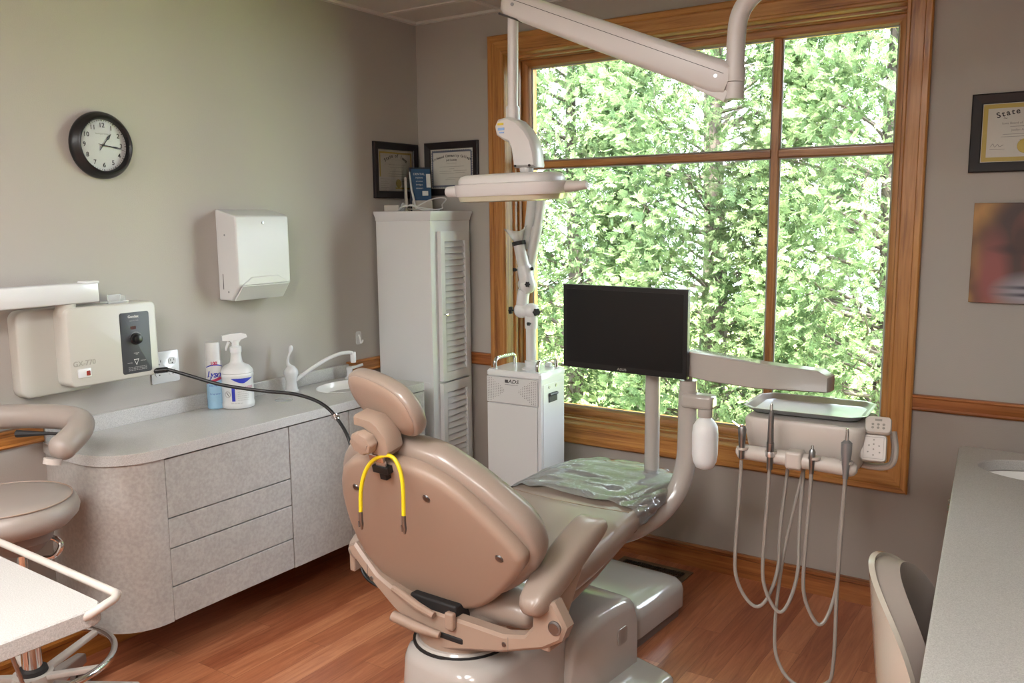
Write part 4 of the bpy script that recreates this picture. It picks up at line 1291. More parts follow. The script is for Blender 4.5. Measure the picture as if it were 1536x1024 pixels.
# --- armrests
def armrest(name, s, side):
    dz = 0 if side > 0 else -.02
    dy = 0 if side > 0 else .05
    A = [Vector((s, -.172, .510)), Vector((s, -.125, .538)), Vector((s, .04, .612)), Vector((s, .150, .655)), Vector((s, .178, .657))]
    wd = [.030, .046, .050, .050, .042]; th = [.020, .036, .036, .028, .014]
    bm = nb(); L = []
    for p, w_, h_ in zip(A, wd, th):
        L.append([(p.x+w_*math.copysign(abs(math.cos(a))**.45, math.cos(a)), p.y+(-.42*h_*math.copysign(abs(math.sin(a))**.8, math.sin(a))), p.z+h_*math.copysign(abs(math.sin(a))**.8, math.sin(a))) for a in [2*PI*k/24 for k in range(24)]])
    for l_ in L:
        for i_ in range(len(l_)): l_[i_] = (l_[i_][0], l_[i_][1]+dy, l_[i_][2]+dz)
    stack(bm, L)
    return obj(name, bm, VN, chair, smooth=70, sub=1)
armrest('armrest', .368, 1)
armrest('armrest', -.305, -1)
bm = nb()
prism(bm, [(-.115, .39), (-.115, .53), (-.06, .575), (.05, .62), (.05, .56), (-.02, .46), (-.03, .39)], 'x', .372, .400); obj('armrest_post', bm, M['shell'], chair, bevel=.006)
bm = nb()
prism(bm, [(-.115, .44), (-.115, .50), (-.06, .545), (.05, .59), (.05, .53), (-.02, .45)], 'x', -.330, -.308); obj('armrest_post', bm, M['shell'], chair, bevel=.006)
# --- headrest
HP = Vector((.0, -.262, .865))
bm = nb(); nbm = bmx
stack(bm, [[bmx @ Vector((p[0]+.005, p[1], z)) for p in ((-.024, .46), (.024, .46), (.020, .60), (-.020, .60))] for z in (.012, .062)]) if False else None
bm = nb(); prismpts = [(-.016, .0), (.016, .0), (.016, .12), (-.016, .12)]
nbx = basis(Vector((.0, -.255, .80)), BX, Vector((0, -.20, .98)).normalized(), BX.cross(Vector((0, -.20, .98)).normalized()))
cbox(bm, (0, .095, .028), (.034, .07, .008), nbx)
neck = obj('neck_bar', bm, M['steel'], chair, bevel=.001)
bm = nb(); cbox(bm, (0, .066, .026), (.056, .020, .022), nbx); cbox(bm, (.005, .050, .026), (.024, .024, .018), nbx)
obj('neck_slot', bm, M['black'], chair, bevel=.002)
bm = nb(); cbox(bm, (-.008, .098, .022), (.050, .022, .030), nbx); cyl(bm, nbx @ Vector((-.045, .104, .02)), nbx @ Vector((-.02, .104, .02)), .010, 14); obj('neck_clamp', bm, M['chrome'], neck, bevel=.003)
# bracket: bent casting
bm = nb()
brk = [(-.03, .115), (.030, .105), (.048, .125), (.048, .160), (.020, .196), (.0, .208), (-.058, .214), (-.064, .186), (-.030, .182), (-.012, .172), (-.012, .155), (-.050, .140)]
stack(bm, [[nbx @ Vector((p[0], p[1], z)) for p in (inset(brk, i) if i else brk)] for z, i in ((-.018, .004), (-.012, 0), (.034, 0), (.040, .004))])
br_ = obj('headrest_bracket', bm, M['shell'], chair, smooth=35)
bm = nb()
kn = [((.038+.0014*math.cos(8*a))*math.cos(a), (.031+.0014*math.cos(8*a))*math.sin(a)) for a in [2*PI*k/72 for k in range(72)]]
km = nbx @ Matrix.Translation((-.022, .150, .040))
stack(bm, [[km @ Vector((p[0], p[1], z)) for p in (inset(kn, i) if i else kn)] for z, i in ((0, .004), (.004, 0), (.022, 0), (.028, .004), (.030, .012))])
obj('headrest_knob', bm, M['shell'], br_, smooth=40)
# pad
hu = Vector((-.03, -.42, .90)).normalized(); hx = Vector((.95, -.23, -.07)).normalized(); hx = (hx-hu*hx.dot(hu)).normalized(); hn = hx.cross(hu)
if hn.y > 0: hn = -hn
HM = basis(Vector((-.020, -.268, 1.026)), hx, hu, hn)
hp = [(-.148, .030), (-.125, .070), (-.06, .088), (.04, .088), (.11, .070), (.148, .025), (.150, -.035), (.118, -.078), (.05, -.092), (-.04, -.088), (-.105, -.065), (-.145, -.02)]
hp = smooth_outline([(x*.98, y*.92) for x, y in hp], 96)
bm = nb(); puff(bm, hp, [(.030, -.040), (.012, -.037), (.002, -.028), (0, -.016), (.0, -.004), (.004, .005), (.010, .008)], HM)
obj('headrest_cushion', bm, VN, chair, smooth=70, sub=1)
bm = nb(); puff(bm, [(x*.93, y*.90) for x, y in hp], [(.002, .0), (0, .007), (.004, .012), (.03, .014), (1.5, .015)], HM)
obj('headrest_shell', bm, M['shell'], chair, smooth=50)

# yellow bib cord round the neck bar
t = empty('bib_cord', (1.35, -1.76, .87), (0, 0, 0), 'yellow bib holder cord with metal clips hung round the headrest stem', 'bib holder')
CM = Matrix.Translation((1.35, -1.50, 0)) @ Matrix.Rotation(R(-2), 4, 'Z')
def bk(u, v, o=.075): return CM @ (bmx @ Vector((u, v, o)))
VT = -.312
pth = [CM @ Vector((x, VT, z)) for x, z in ((-.068, .735), (-.064, .795), (-.048, .843), (-.022, .878), (.010, .897), (.046, .905), (.072, .886), (.086, .840), (.087, .755))]
bm = nb(); tube(bm, catmull(pth, 6), .0055, 12); obj('cord', bm, M['yellow'], t, world=True)
for u, v in ((-.068, .735), (.087, .755)):
    bm = nb(); p = CM @ Vector((u, VT, v)); q = CM @ Vector((u, VT, v-.020))
    cyl(bm, p, q, .0062, 12); tube(bm, [q, CM @ Vector((u+.003, VT, v-.034)), CM @ Vector((u+.002, VT, v-.048))], [.006, .005, .003], 8); tube(bm, [CM @ Vector((u-.006, VT-.004, v-.026)), CM @ Vector((u-.004, VT-.004, v-.042))], .002, 6)
    obj('clip', bm, M['dsteel'], t, world=True)

# utility box in front of the base
t = empty('utility_box', (1.425, -.635, 0), (0, 0, R(-4)), 'low glossy taupe floor box between chair base and window wall', 'utility box')
bm = rbox(nb(), -.19, .185, -.19, .185, .0, .06, .03, .004); obj('plinth', bm, M['strip'], t, smooth=50)
bm = nb()
stack(bm, [[(p[0], p[1], z) for p in rrect(.405-2*i, .405-2*i, .05, 8)] for i, z in ((0, .045), (0, .110), (.005, .130), (.018, .146), (.045, .157), (.09, .162))])
obj('lid', bm, M['greybeige'] if False else M['cream'], t, smooth=60)
bm = nb(); box(bm, -.10, -.065, -.06, -.052, .1615, .1625); box(bm, -.085, -.055, -.068, -.062, .1615, .1625); obj('printed_mark', bm, M['ink'], t, smooth=0)

# --- arm post (J shaped) carrying bottle and tray arm
du = empty('delivery_arm_post', (1.60, -.70, .4), (0, 0, 0), 'curved grey post rising from under the chair foot, carrying the swing arm', 'support post')
bm = nb()
Jx, Jy = 1.690, -.600
pts = [(1.42, -.93, .40), (1.50, -.84, .405), (1.575, -.755, .425), (1.635, -.68, .475), (1.672, -.63, .55), (1.688, -.605, .64), (Jx, Jy, .74), (Jx, Jy, .90)]
tube(bm, catmull(pts, 6), [.040-.006*k/42 for k in range(43)], 22)
obj('curved_post', bm, M['cream'], du, world=True)
bm = nb(); cyl(bm, (Jx, Jy, .898), (Jx, Jy, .935), .031, 24); cyl(bm, (Jx, Jy, .93), (Jx, Jy, .965), .015, 16); obj('pivot', bm, M['cream'], du, world=True)
bm = nb(); box(bm, 1.30, 1.55, -1.02, -.86, .385, .43); obj('mounting_foot', bm, M['shell'], du, world=True, bevel=.01)
# swing arm box section, tapering
a0 = Vector((Jx+.01, Jy+.01, 1.028)); a1 = Vector((2.178, -.628, .995))
dv = (a1-a0); L_ = dv.length; ax = Vector((dv.x, dv.y, 0)).normalized(); sd_ = ax.cross(Vector((0, 0, 1)))
bm = nb()
prof = [(-.045, -.072), (-.045, .004), (.0, .012), (L_*.55, .005-.012), (L_*.93, -.012), (L_, -.030), (L_, -.078), (L_*.9, -.082), (L_*.5, -.092), (L_*.15, -.086)]
stack(bm, [[a0+ax*p[0]+Vector((0, 0, p[1]))+sd_*w_ for p in (prof if abs(w_) < .03 else inset(prof, .004))] for w_ in (-.034, -.028, .028, .034)])
sa = obj('swing_arm', bm, M['cream'], du, world=True, smooth=30)
bm = nb(); cyl(bm, a1+Vector((-.04, 0, -.20)), a1+Vector((-.04, 0, -.07)), .028, 20); box(bm, a1.x-.075, a1.x-.005, -.735, -.62, .80, .855); obj('head_pivot', bm, M['cream'], du, world=True)
# bottle holder
t = empty('water_bottle', (1.765, -.625, .64), (0, 0, 0), 'translucent white water bottle hanging from a bracket on the curved post', 'bottle')
bm = nb(); cbox(bm, (Jx+.045, Jy-.014, .868), (.115, .06, .050)); hb = obj('holder_arm', bm, M['cream'], t, world=True, bevel=.012)
bm = nb(); cyl(bm, (1.765, -.625, .818), (1.765, -.625, .846), .026, 20); obj('cap', bm, M['cream'], t, world=True)
bm = nb(); lathe(bm, [(.010, .632), (.030, .640), (.040, .660), (.044, .685), (.0445, .76), (.042, .785), (.032, .802), (.022, .812), (.020, .820)], 32, Matrix.Translation((1.765, -.625, 0)))
obj('bottle_body', bm, M['milk'], t, world=True, smooth=60)

# --- monitor on a pole
mo = empty('monitor_pole', (1.515, -.50, .38), (0, 0, 0), 'straight grey pole behind the chair foot holding the monitor', 'support pole')
px_, py_ = 1.530, -.545
bm = nb(); cyl(bm, (px_, py_, .42), (px_, py_, .93), .0275, 24); obj('pole', bm, M['cream'], mo, world=True)
bm = nb(); cyl(bm, (px_, py_, .928), (px_, py_, .945), .030, 24); cyl(bm, (px_, py_, .94), (px_, py_, 1.14), .026, 24); obj('collar', bm, M['cream'], mo, world=True)
bm = nb(); tube(bm, catmull([(px_, py_, .44), (px_-.01, py_-.07, .41), (1.50, -.76, .40), (1.47, -.90, .40)], 5), .028, 16); obj('pole_foot', bm, M['cream'], mo, world=True)
t = empty('monitor', (1.452, -.63, .945), (0, 0, R(-4)), 'black flat screen monitor, switched off, in front of the window', 'monitor')
W2, H2 = .255, .31
bm = nb(); box(bm, -W2, W2, -.010, .012, 0, H2); cs = obj('housing', bm, M['black'], t, bevel=.003)
bm = nb(); box(bm, -W2+.016, W2-.016, -.0112, -.0100, .022, H2-.016); obj('screen', bm, M['screen'], t, smooth=0)
bm = nb(); stack(bm, [[(x, y, z) for x, z in ((-w_, .05+i), (w_, .05+i), (w_, H2-.05-i), (-w_, H2-.05-i))] for y, w_, i in ((.012, .19, 0), (.035, .15, .03))]); obj('back_bulge', bm, M['black'], t, bevel=.004)
bm = text_bm('ASUS', .012, basis((0, -.0112, .011), (1, 0, 0), (0, 0, 1), (0, -1, 0)), sx=1.4, bold=.0004); obj('lettering', bm, M['softink'], t, smooth=0)
bm = nb(); box(bm, -.09, -.03, -.0106, -.0100, H2-.010, H2-.004); obj('top_slot', bm, M['matblack'], t, smooth=0)

# --- delivery head
dh = empty('instrument_console', (2.18, -.85, .845), (0, 0, R(1)), 'grey instrument delivery head hanging from the swing arm near the window', 'instrument console')
bm = nb()
secs = [(.905, .163, .118, .0), (.895, .168, .122, 0), (.85, .165, .118, .0), (.800, .158, .105, .0), (.775, .15, .09, .0)]
stack(bm, [[(p[0], p[1], z-.83) for p in rrect(2*hw, 2*hd_, .03, 6)] for z, hw, hd_, _ in secs])
obj('console_body', bm, M['greybeige'], dh, bevel=.004, smooth=50)
bm = nb(); cbox(bm, (-.085, -.111, -.028), (.055, .012, .014)); obj('slot', bm, M['ink'], dh, bevel=.002)
bm = nb(); stack(bm, [[(-.003+x, y, z) for x, y, z in ((-.018*k, -.105-d_, zz_), (.018*k, -.105-d_, zz_), (.018*k, -.115-d_, zz_-.012), (-.018*k, -.115-d_, zz_-.012))] for k, d_, zz_ in ((1, -.02, -.005), (1, .02, -.02), (1.1, .045, -.024), (1.1, .05, -.044))]); obj('handle_bracket', bm, M['greybeige'], dh, bevel=.006)
bm = nb(); tube(bm, [(-.172, -.155, -.023), (-.165, -.155, -.023), (-.155, -.155, -.023), (-.03, -.155, -.025), (.04, -.155, -.027), (.145, -.155, -.030), (.155, -.155, -.030), (.163, -.155, -.030)], [.010, .019, .022, .022, .022, .022, .019, .010], 20)
bar = obj('instrument_bar', bm, M['greybeige'], dh)
bm = nb(); cbox(bm, (-.003, -.157, -.023), (.046, .052, .050)); obj('bar_hub', bm, M['greybeige'], dh, bevel=.008)
for x in (-.150, -.068, .052, .138):
    bm = nb(); lathe(bm, [(.017, -.004), (.017, .003), (.009, .004)], 20, Matrix.Translation((x, -.170, -.008))); obj('holder', bm, M['greybeige'], bar)
# touch pads
def pad(name, c, w_, h_, yaw, tilt_, label, big):
    m = Matrix.Translation(c) @ Matrix.Rotation(R(yaw), 4, 'Z') @ Matrix.Rotation(R(tilt_), 4, 'X')
    bm = nb(); o_ = rrect(w_, h_, .012, 5)
    stack(bm, [[m @ Vector((p[0], -y, p[1])) for p in (inset(o_, i) if i else o_)] for y, i in ((-.012, .003), (-.008, 0), (.004, 0), (.008, .003))])
    o = obj(name, bm, M['greybeige'], dh, smooth=50)
    bm = nb()
    if big:
        for q in rrect(w_-.014, h_-.014, .006, 3): pass
        a, b = w_/2-.008, h_/2-.008
        for z0, z1, xa, xb in ((b-.001, b, -a, a), (-b, -b+.001, -a, a), (-b, b, -a, -a+.001), (-b, b, a-.001, a)): box(bm, xa, xb, -.0088, -.0078, z0, z1, m)
        spots = [(-.012, .006), (.0, .010), (.014, .006), (-.014, -.012), (.0, -.004), (.016, -.012), (0, -.020), (0, .022)]
        for x, z in spots: lathe(bm, [(.0022, 0), (.002, .0006)], 8, m @ along((x, -.008, z), (0, -1, 0)))
    else:
        for x in (-.014, 0, .014):
            for z in (-.010, .0): lathe(bm, [(.0036, 0), (.003, .0006)], 12, m @ along((x, -.008, z), (0, -1, 0)))
        box(bm, -.009, .009, -.0088, -.0078, .010, .016, m)
    obj('keys', bm, M['softink'], o, smooth=0)
    return o
pad('touch_pad', Vector((.197, -.070, .080)), .068, .050, 8, -35, '', False)
pad('touch_pad', Vector((.190, -.085, .018)), .068, .076, 8, -22, '', True)
bm = nb(); tube(bm, catmull([(.10, .0, -.045), (.17, -.02, -.052), (.225, -.03, -.040), (.235, -.02, .0), (.225, .0, .05)], 5), .010, 10); obj('pad_bracket', bm, M['greybeige'], dh)
# steel tray
t = empty('instrument_tray', (2.165, -.815, .924), (0, 0, R(3)), 'empty rectangular stainless steel tray lying on the delivery head', 'tray')
bm = nb()
def tr(w_, h_, ch): 
    a, b = w_/2, h_/2
    return [(a, -b+ch), (a, b-ch), (a-ch, b), (-a+ch, b), (-a, b-ch), (-a, -b+ch), (-a+ch, -b), (a-ch, -b)]
stack(bm, [[(p[0], p[1], z) for p in tr(w_, h_, c_)] for w_, h_, c_, z in ((.29, .195, .02, -.0005), (.30, .205, .022, .001), (.335, .242, .034, .016), (.350, .256, .036, .0165), (.350, .256, .036, .018), (.333, .240, .033, .018), (.298, .203, .021, .003))])
obj('tray_dish', bm, M['steel'], t, bevel=.0012, bseg=2, smooth=30)
# instruments and their tubing: each a thing hanging in the bar
HMx = Matrix.Translation((2.18, -.85, .845+.022)) @ Matrix.Rotation(R(1), 4, 'Z')
def instrument(name, x, top, kind, loopx, loopz, endx, endz, label, y1=.03):
    t = empty(name, HMx @ Vector((x, -.178, -.03)), (0, 0, 0), label, 'dental instrument', 'instruments on the delivery head')
    B = Vector((x, -.178, -.03))
    def w(*p): return HMx @ (B+Vector(p))
    bm = nb()
    if kind == 'syringe':
        tube(bm, [w(0, 0, -.030), w(0, 0, 0), w(0, 0, .03), w(0, 0, .058), w(0, 0, .068)], [.0075, .0085, .0105, .012, .008], 14)
        obj('body', bm, M['dsteel'], t, world=True)
        bm = nb(); tube(bm, [w(0, 0, .060), w(-.012, 0, .066), w(-.030, 0, .078)], [.006, .004, .002], 8); lathe(bm, [(.005, 0), (.005, .006), (.002, .007)], 10, Matrix.Translation(w(.002, -.006, .066)))
        obj('nozzle', bm, M['chrome'], t, world=True)
    elif kind == 'long':
        tube(bm, [w(0, 0, -.05), w(0, 0, -.005), w(0, 0, .0), w(0, 0, .028), w(0, 0, .03), w(0, 0, .10), w(0, 0, .122)], [.0085, .0085, .0105, .0105, .009, .0075, .006], 16)
        obj('body', bm, M['dsteel'], t, world=True)
        bm = nb(); tube(bm, [w(0, 0, .118), w(0, 0, .135), w(0, 0, .140)], [.0055, .0045, .003], 12); obj('tip', bm, M['chrome'], t, world=True)
        bm = nb(); tube(bm, [w(0, 0, -.012), w(0, 0, -.004), w(0, 0, .002)], [.0125, .0135, .0125], 18); obj('ring', bm, M['steel'], t, world=True)
    elif kind == 'short':
        tube(bm, [w(0, 0, -.045), w(0, 0, -.01), w(0, 0, .0), w(0, 0, .018), w(0, 0, .026)], [.006, .008, .0095, .009, .005], 14)
        obj('body', bm, M['dsteel'], t, world=True)
        bm = nb(); tube(bm, [w(0, 0, .024), w(0, 0, .036)], [.0045, .0035], 10); obj('tip', bm, M['chrome'], t, world=True)
    else:
        tube(bm, [w(0, 0, -.045), w(0, 0, -.02), w(0, 0, -.005), w(0, 0, .03), w(0, 0, .055), w(0, 0, .062)], [.007, .009, .011, .0145, .0145, .007], 16)
        obj('body', bm, mat('titanium_grey', '#8b8d90', .35, metal=.6), t, world=True)
        bm = nb(); tube(bm, [w(0, 0, .060), w(0, 0, .085), w(0, 0, .094)], [.0055, .0050, .004], 12); obj('tip', bm, M['chrome'], t, world=True)
    # tubing: down, round the loop and back up behind
    bm = nb()
    z0 = -.035
    zb = loopz-.83+.03
    E_ = Vector((endx-x, y1+.0, endz))
    pts = [w(0, 0, z0), w(-.002, 0, -.12), w(-.008, .0, (zb+z0)*.5), w(-.010, .004, zb+.10), w(.15*(loopx-x), .01, zb+.03), w((loopx-x)*.55, .014, zb), w((loopx-x)*.85+.0, .03, zb+.035), w((loopx-x)*1.0+.004, .05, zb+.12), w((loopx-x)*.75+(endx-x)*.25, .07, (zb)*.5), w(endx-x, .11, -.06), w(endx-x, .13, -.01)]
    tube(bm, catmull(pts, 8), .0052, 10)
    obj('tubing', bm, M['tubing'], t, world=True)
instrument('air_water_syringe', -.150, .07, 'syringe', -.052, .325, -.045, 0, 'angled steel air water syringe at the left end of the instrument bar')
instrument('slim_handpiece', -.068, .15, 'long', .005, .325, .0, 0, 'long slim steel handpiece, tallest on the instrument bar')
instrument('short_handpiece', .048, .04, 'short', .115, .315, .118, 0, 'short thin steel handpiece just right of the instrument bar hub')
instrument('motor_handpiece', .138, .1, 'motor', -.055, .115, .0, 0, 'thick grey motor handpiece at the right end of the instrument bar, longest hose')
# ------------------------------------------------------------------ air purifier with suction arm
t = empty('suction_purifier', (.850, -.345, 0), (0, 0, R(1)), 'white boxy air purifier with perforated front and chrome handles below the window', 'air purifier')
bm = nb(); box(bm, -.132, .132, -.098, .10, .02, .845); obj('housing', bm, M['whitegloss'], t, bevel=.006)
bm = nb(); stack(bm, [[(p[0], p[1], z) for p in rrect(2*a, 2*b, .012, 4)] for a, b, z in ((.135, .106, .842), (.135, .106, .858), (.129, .100, .866))]); obj('lid', bm, M['whitegloss'], t, smooth=40)
fp = obj('front_panel', box(nb(), -.130, .118, -.106, -.0985, .02, .722), M['white'], t, bevel=.002)
gp = obj('grille_panel', box(nb(), -.130, .120, -.108, -.0985, .727, .838), M['white'], t, bevel=.002)
for side in (-1, 1):
    bm = nb()
    for r_ in range(14):
        z = .736+.0072*r_
        n = 10-int(abs(r_-6.5)*.0+ (6.5-abs(6.5-r_))*0)
        n = 3+int(round(min(7, (6.5-abs(r_-6.5))*1.25)))
        if r_ in (0, 13): n = 3
        for k in range(n):
            x = side*(.117-.0088*k)-.006
            if r_ > 9 and abs(x+.006) < .058: continue
            q = [bm.verts.new((x+.0017*math.cos(2*PI*j/6), -.1084, z+.0017*math.sin(2*PI*j/6))) for j in range(6)]
            bm.faces.new(q)
    obj('perforations', bm, M['dot'], gp, smooth=0)
bm = text_bm('ADS', .021, basis((.004, -.1086, .822), (1, 0, 0), (0, 0, 1), (0, -1, 0)), bold=.0005, sx=1.3, shear=.2)
obj('lettering', bm, M['dot'], gp, smooth=0)
obj('logo_square', cbox(nb(), (-.030, -.1085, .822), (.016, .0006, .013)), M['dot'], gp, smooth=0)
obj('underline', cbox(nb(), (-.005, -.1085, .808), (.065, .0006, .0012)), M['dot'], gp, smooth=0)
sp = obj('side_panel', box(nb(), .132, .1345, -.082, .086, .05, .815), M['whitegloss'], t, bevel=.001)
bm = nb(); box(bm, .1345, .138, -.040, .028, .735, .775); hr = obj('side_handle', bm, M['matblack'], t, bevel=.003)
bm = nb(); tube(bm, [(.139, -.038, .768), (.139, .026, .768)], .006, 10); obj('handle_lip', bm, M['panel'], hr)
for y in (-.035, .022):
    bm = nb(); lathe(bm, [(.007, 0), (.006, .002)], 14, along((.1345, y, .80), (1, 0, 0))); obj('screw', bm, M['dsteel'], sp)
for x in (-.105, .105):
    bm = nb(); tube(bm, catmull([(x, -.080, .864), (x, -.080, .893), (x, -.068, .906), (x, -.04, .909), (x, .035, .909), (x, .063, .906), (x, .075, .893), (x, .075, .864)], 4), .0085, 12); obj('chrome_handle', bm, M['chrome'], t)
for x in (-.09, .09):
    for y in (-.07, .07):
        bm = nb(); cyl(bm, (x, y, 0), (x, y, .021), .015, 12); obj('foot', bm, M['rubber'], t)
bm = nb(); cbox(bm, (-.01, .072, .875), (.06, .03, .022)); cbox(bm, (.10-.035, .078, .873), (.03, .022, .018)); obj('connector', bm, M['whitegloss'], t, bevel=.005)
# jointed suction arm
ox, oy = .035, -.015
def wp(x, z, y=0): return (x-.850+.0, oy+y, z)
bm = nb(); lathe(bm, [(.042, .864), (.042, .870), (.030, .874), (.027, .878), (.027, .902), (.021, .904)], 28, Matrix.Translation((ox, oy, 0))); sa_ = obj('arm_collar', bm, M['whitegloss'], t)
bm = nb(); cyl(bm, (ox, oy, .90), (ox, oy, 1.055), .0215, 24); obj('arm_tube', bm, M['white'], t)
bm = nb(); tube(bm, [(ox+.002, oy, 1.04), (ox+.002, oy, 1.085), (ox+.003, oy, 1.10)], [.028, .028, .028], 24); ball(bm, (ox+.005, oy-.002, 1.112), .034, 24); obj('arm_joint', bm, M['whitegloss'], t)
bm = nb(); ball(bm, (ox-.042, oy-.004, 1.114), .034, 24); cyl(bm, (ox-.045, oy-.004, 1.112), (ox+.003, oy-.002, 1.112), .030, 24); tube(bm, [(ox-.042, oy-.004, 1.12), (ox-.035, oy-.004, 1.175), (ox-.030, oy-.004, 1.20)], .026, 24); obj('arm_joint', bm, M['whitegloss'], t)
bm = nb(); ball(bm, (ox-.006, oy-.012, 1.222), .036, 24); tube(bm, [(ox-.006, oy-.012, 1.222), (ox-.016, oy-.014, 1.268), (ox-.024, oy-.014, 1.300)], [.034, .032, .029], 24); obj('arm_joint', bm, M['whitegloss'], t)
bm = nb(); ball(bm, (ox-.034, oy+.014, 1.222), .033, 24); tube(bm, [(ox-.034, oy+.014, 1.222), (ox-.028, oy+.018, 1.27), (ox-.016, oy+.022, 1.31)], [.030, .028, .025], 24); obj('arm_joint', bm, M['white'], t)
bm = nb(); tube(bm, [(ox-.023, oy-.014, 1.295), (ox-.045, oy-.016, 1.388)], .0245, 24); obj('nozzle_tube', bm, M['white'], t)
bm = nb(); tube(bm, [(ox-.0445, oy-.016, 1.386), (ox-.048, oy-.016, 1.402)], .0285, 24); cr_ = obj('clamp_ring', bm, M['matblack'], t)
bm = nb()
c = Vector((ox-.050, oy-.016, 1.402)); ad = Vector((-.2, 0, 1)).normalized(); ma_ = along(c, ad)
L = []
for rr_, z in ((.018, 0), (.026, .015), (.044, .045), (.050, .050), (.042, .046), (.022, .016)): L.append([ma_ @ Vector((rr_*math.cos(2*PI*k/24), rr_*math.sin(2*PI*k/24), z+.012*math.sin(4*PI*k/24)*(z > .03))) for k in range(24)])
stack(bm, L, cap0=False, cap1=False); obj('clear_funnel', bm, M['crystal'], t)
bm = nb(); tube(bm, [(ox-.018, oy+.022, 1.30), (ox+.016, oy+.03, 1.46)], .0215, 24); tube(bm, [(ox+.014, oy+.03, 1.45), (ox+.040, oy+.032, 1.60), (ox+.044, oy+.032, 1.625)], [.018, .018, .018], 24); obj('upper_tube', bm, M['white'], t)
bm = nb(); tube(bm, [(ox-.040, oy+.034, 1.37), (ox-.014, oy+.034, 1.53), (ox-.004, oy+.034, 1.64)], [.020, .0225, .0225], 24); obj('upper_tube', bm, M['white'], t)
bm = nb(); ball(bm, (ox+.022, oy+.033, 1.648), .034, 20, (1.3, 1, .8)); obj('elbow', bm, M['white'], t)
def knob(c, d, r_=.012):
    bm = nb(); n = 40
    o_ = [((r_+.0018*math.cos(6*a))*math.cos(a), (r_+.0018*math.cos(6*a))*math.sin(a)) for a in [2*PI*k/n for k in range(n)]]
    m_ = along(c, d); stack(bm, [[m_ @ Vector((p[0], p[1], z)) for p in (inset(o_, i) if i else o_)] for z, i in ((0, .002), (.002, 0), (.012, 0), (.014, .002))]); cyl(bm, Vector(c)-Vector(d).normalized()*.006, c, .004, 8)
    obj('knob', bm, M['matblack'], t)
knob((ox-.086, oy-.010, 1.112), (-1, -.3, 0), .015); knob((ox+.040, oy-.026, 1.112), (1, -.6, 0), .015)
knob((ox+.012, oy-.044, 1.228), (.5, -1, 0), .010); knob((ox+.012, oy-.030, 1.062), (-.2, -1, 0), .006); knob((ox-.052, oy-.03, 1.285), (-1, -.8, 0), .006); knob((ox+.010, oy-.012, 1.29), (1, -.5, 0), .006)

# ------------------------------------------------------------------ dental light on its ceiling arm
AW = M['armwhite']
t = empty('dental_light', (2.30, -1.10, H), (0, 0, 0), 'white overhead dental lamp on a long sloping arm in front of the window', 'dental light')
bm = nb()
pts = [(1.980, -1.02, 1.90), (1.982, -1.02, 1.99), (1.990, -1.02, 2.045), (2.018, -1.02, 2.085), (2.065, -1.022, 2.112), (2.20, -1.04, 2.165), (2.30, -1.06, 2.22), (2.34, -1.07, 2.29), (2.345, -1.07, 2.42)]
tube(bm, catmull(pts, 7), .0255, 24); obj('curved_pole', bm, AW, t, world=True)
bm = nb(); lathe(bm, [(.03, H-.06), (.07, H-.03), (.075, H-.0135)], 32, Matrix.Translation((2.345, -1.07, 0))); obj('ceiling_mount', bm, AW, t, world=True)
bm = nb(); cyl(bm, (1.980, -1.02, 1.868), (1.980, -1.02, 1.905), .0285, 28); cyl(bm, (1.980, -1.02, 1.822), (1.980, -1.02, 1.866), .0265, 28); obj('pivot_sleeve', bm, AW, t, world=True)
A = Vector((1.965, -1.025, 1.872)); B = Vector((1.285, -1.10, 2.155)); d = (B-A); L_ = d.length; d.normalize(); up = Vector((0, 0, 1)); up = (up-d*up.dot(d)).normalized(); sd_ = d.cross(up)
bm = nb(); Ls = []
for f, h_, w_ in ((-.005, .040, .022), (.04, .047, .025), (.6, .043, .025), (.97, .038, .024), (1.0, .036, .023), (1.02, .028, .018), (1.03, .012, .010)):
    c = A+d*L_*f
    Ls.append([c+up*(p[1])+sd_*p[0] for p in rrect(2*w_, 2*h_, .018, 5)])
stack(bm, Ls); am = obj('spring_arm', bm, AW, t, world=True, smooth=50)
bm = nb()
for o_ in (.012,): stack(bm, [[A+d*L_*f+sd_*s_*.0252+up*z_ for f, z_ in ((.02, o_), (.97, o_), (.97, o_+.0016), (.02, o_+.0016))] for s_ in (.985, 1.0)]); stack(bm, [[A+d*L_*f-sd_*s_*.0252+up*z_ for f, z_ in ((.02, o_), (.97, o_), (.97, o_+.0016), (.02, o_+.0016))] for s_ in (.985, 1.0)])
obj('seam', bm, M['dot'], am, world=True, smooth=0)
bm = nb()
for f in (.045, .965): cyl(bm, A+d*L_*f-sd_*.0262, A+d*L_*f+sd_*.0262, .0055, 14)
obj('bolt', bm, M['dsteel'], am, world=True)
bm = nb(); q = A+d*.035-up*.045; stack(bm, [[q+d*a_+up*b_+sd_*s_ for a_, b_ in ((-.05, -.012), (.05, -.005), (.05, .02), (-.05, .02))] for s_ in (-.018, .018)]); obj('stop_block', bm, AW, am, world=True, bevel=.003)
bm = nb(); cyl(bm, (1.300, -1.10, 2.145), (1.296, -1.10, 1.835), .0165, 24); obj('drop_rod', bm, AW, t, world=True)
bm = nb(); q = A+d*L_*.972-up*.0385; stack(bm, [[q+d*a_+sd_*b_+up*z for a_, b_ in rrect(.085, .036, .0175, 5)] for z in (-.0015, .004)]); obj('rod_slot', bm, M['ink'], am, world=True)
bm = nb(); cyl(bm, (1.296, -1.10, 1.795), (1.296, -1.10, 1.842), .0215, 24); cyl(bm, (1.296, -1.10, 1.838), (1.296, -1.10, 1.846), .0195, 24); obj('collar', bm, AW, t, world=True)
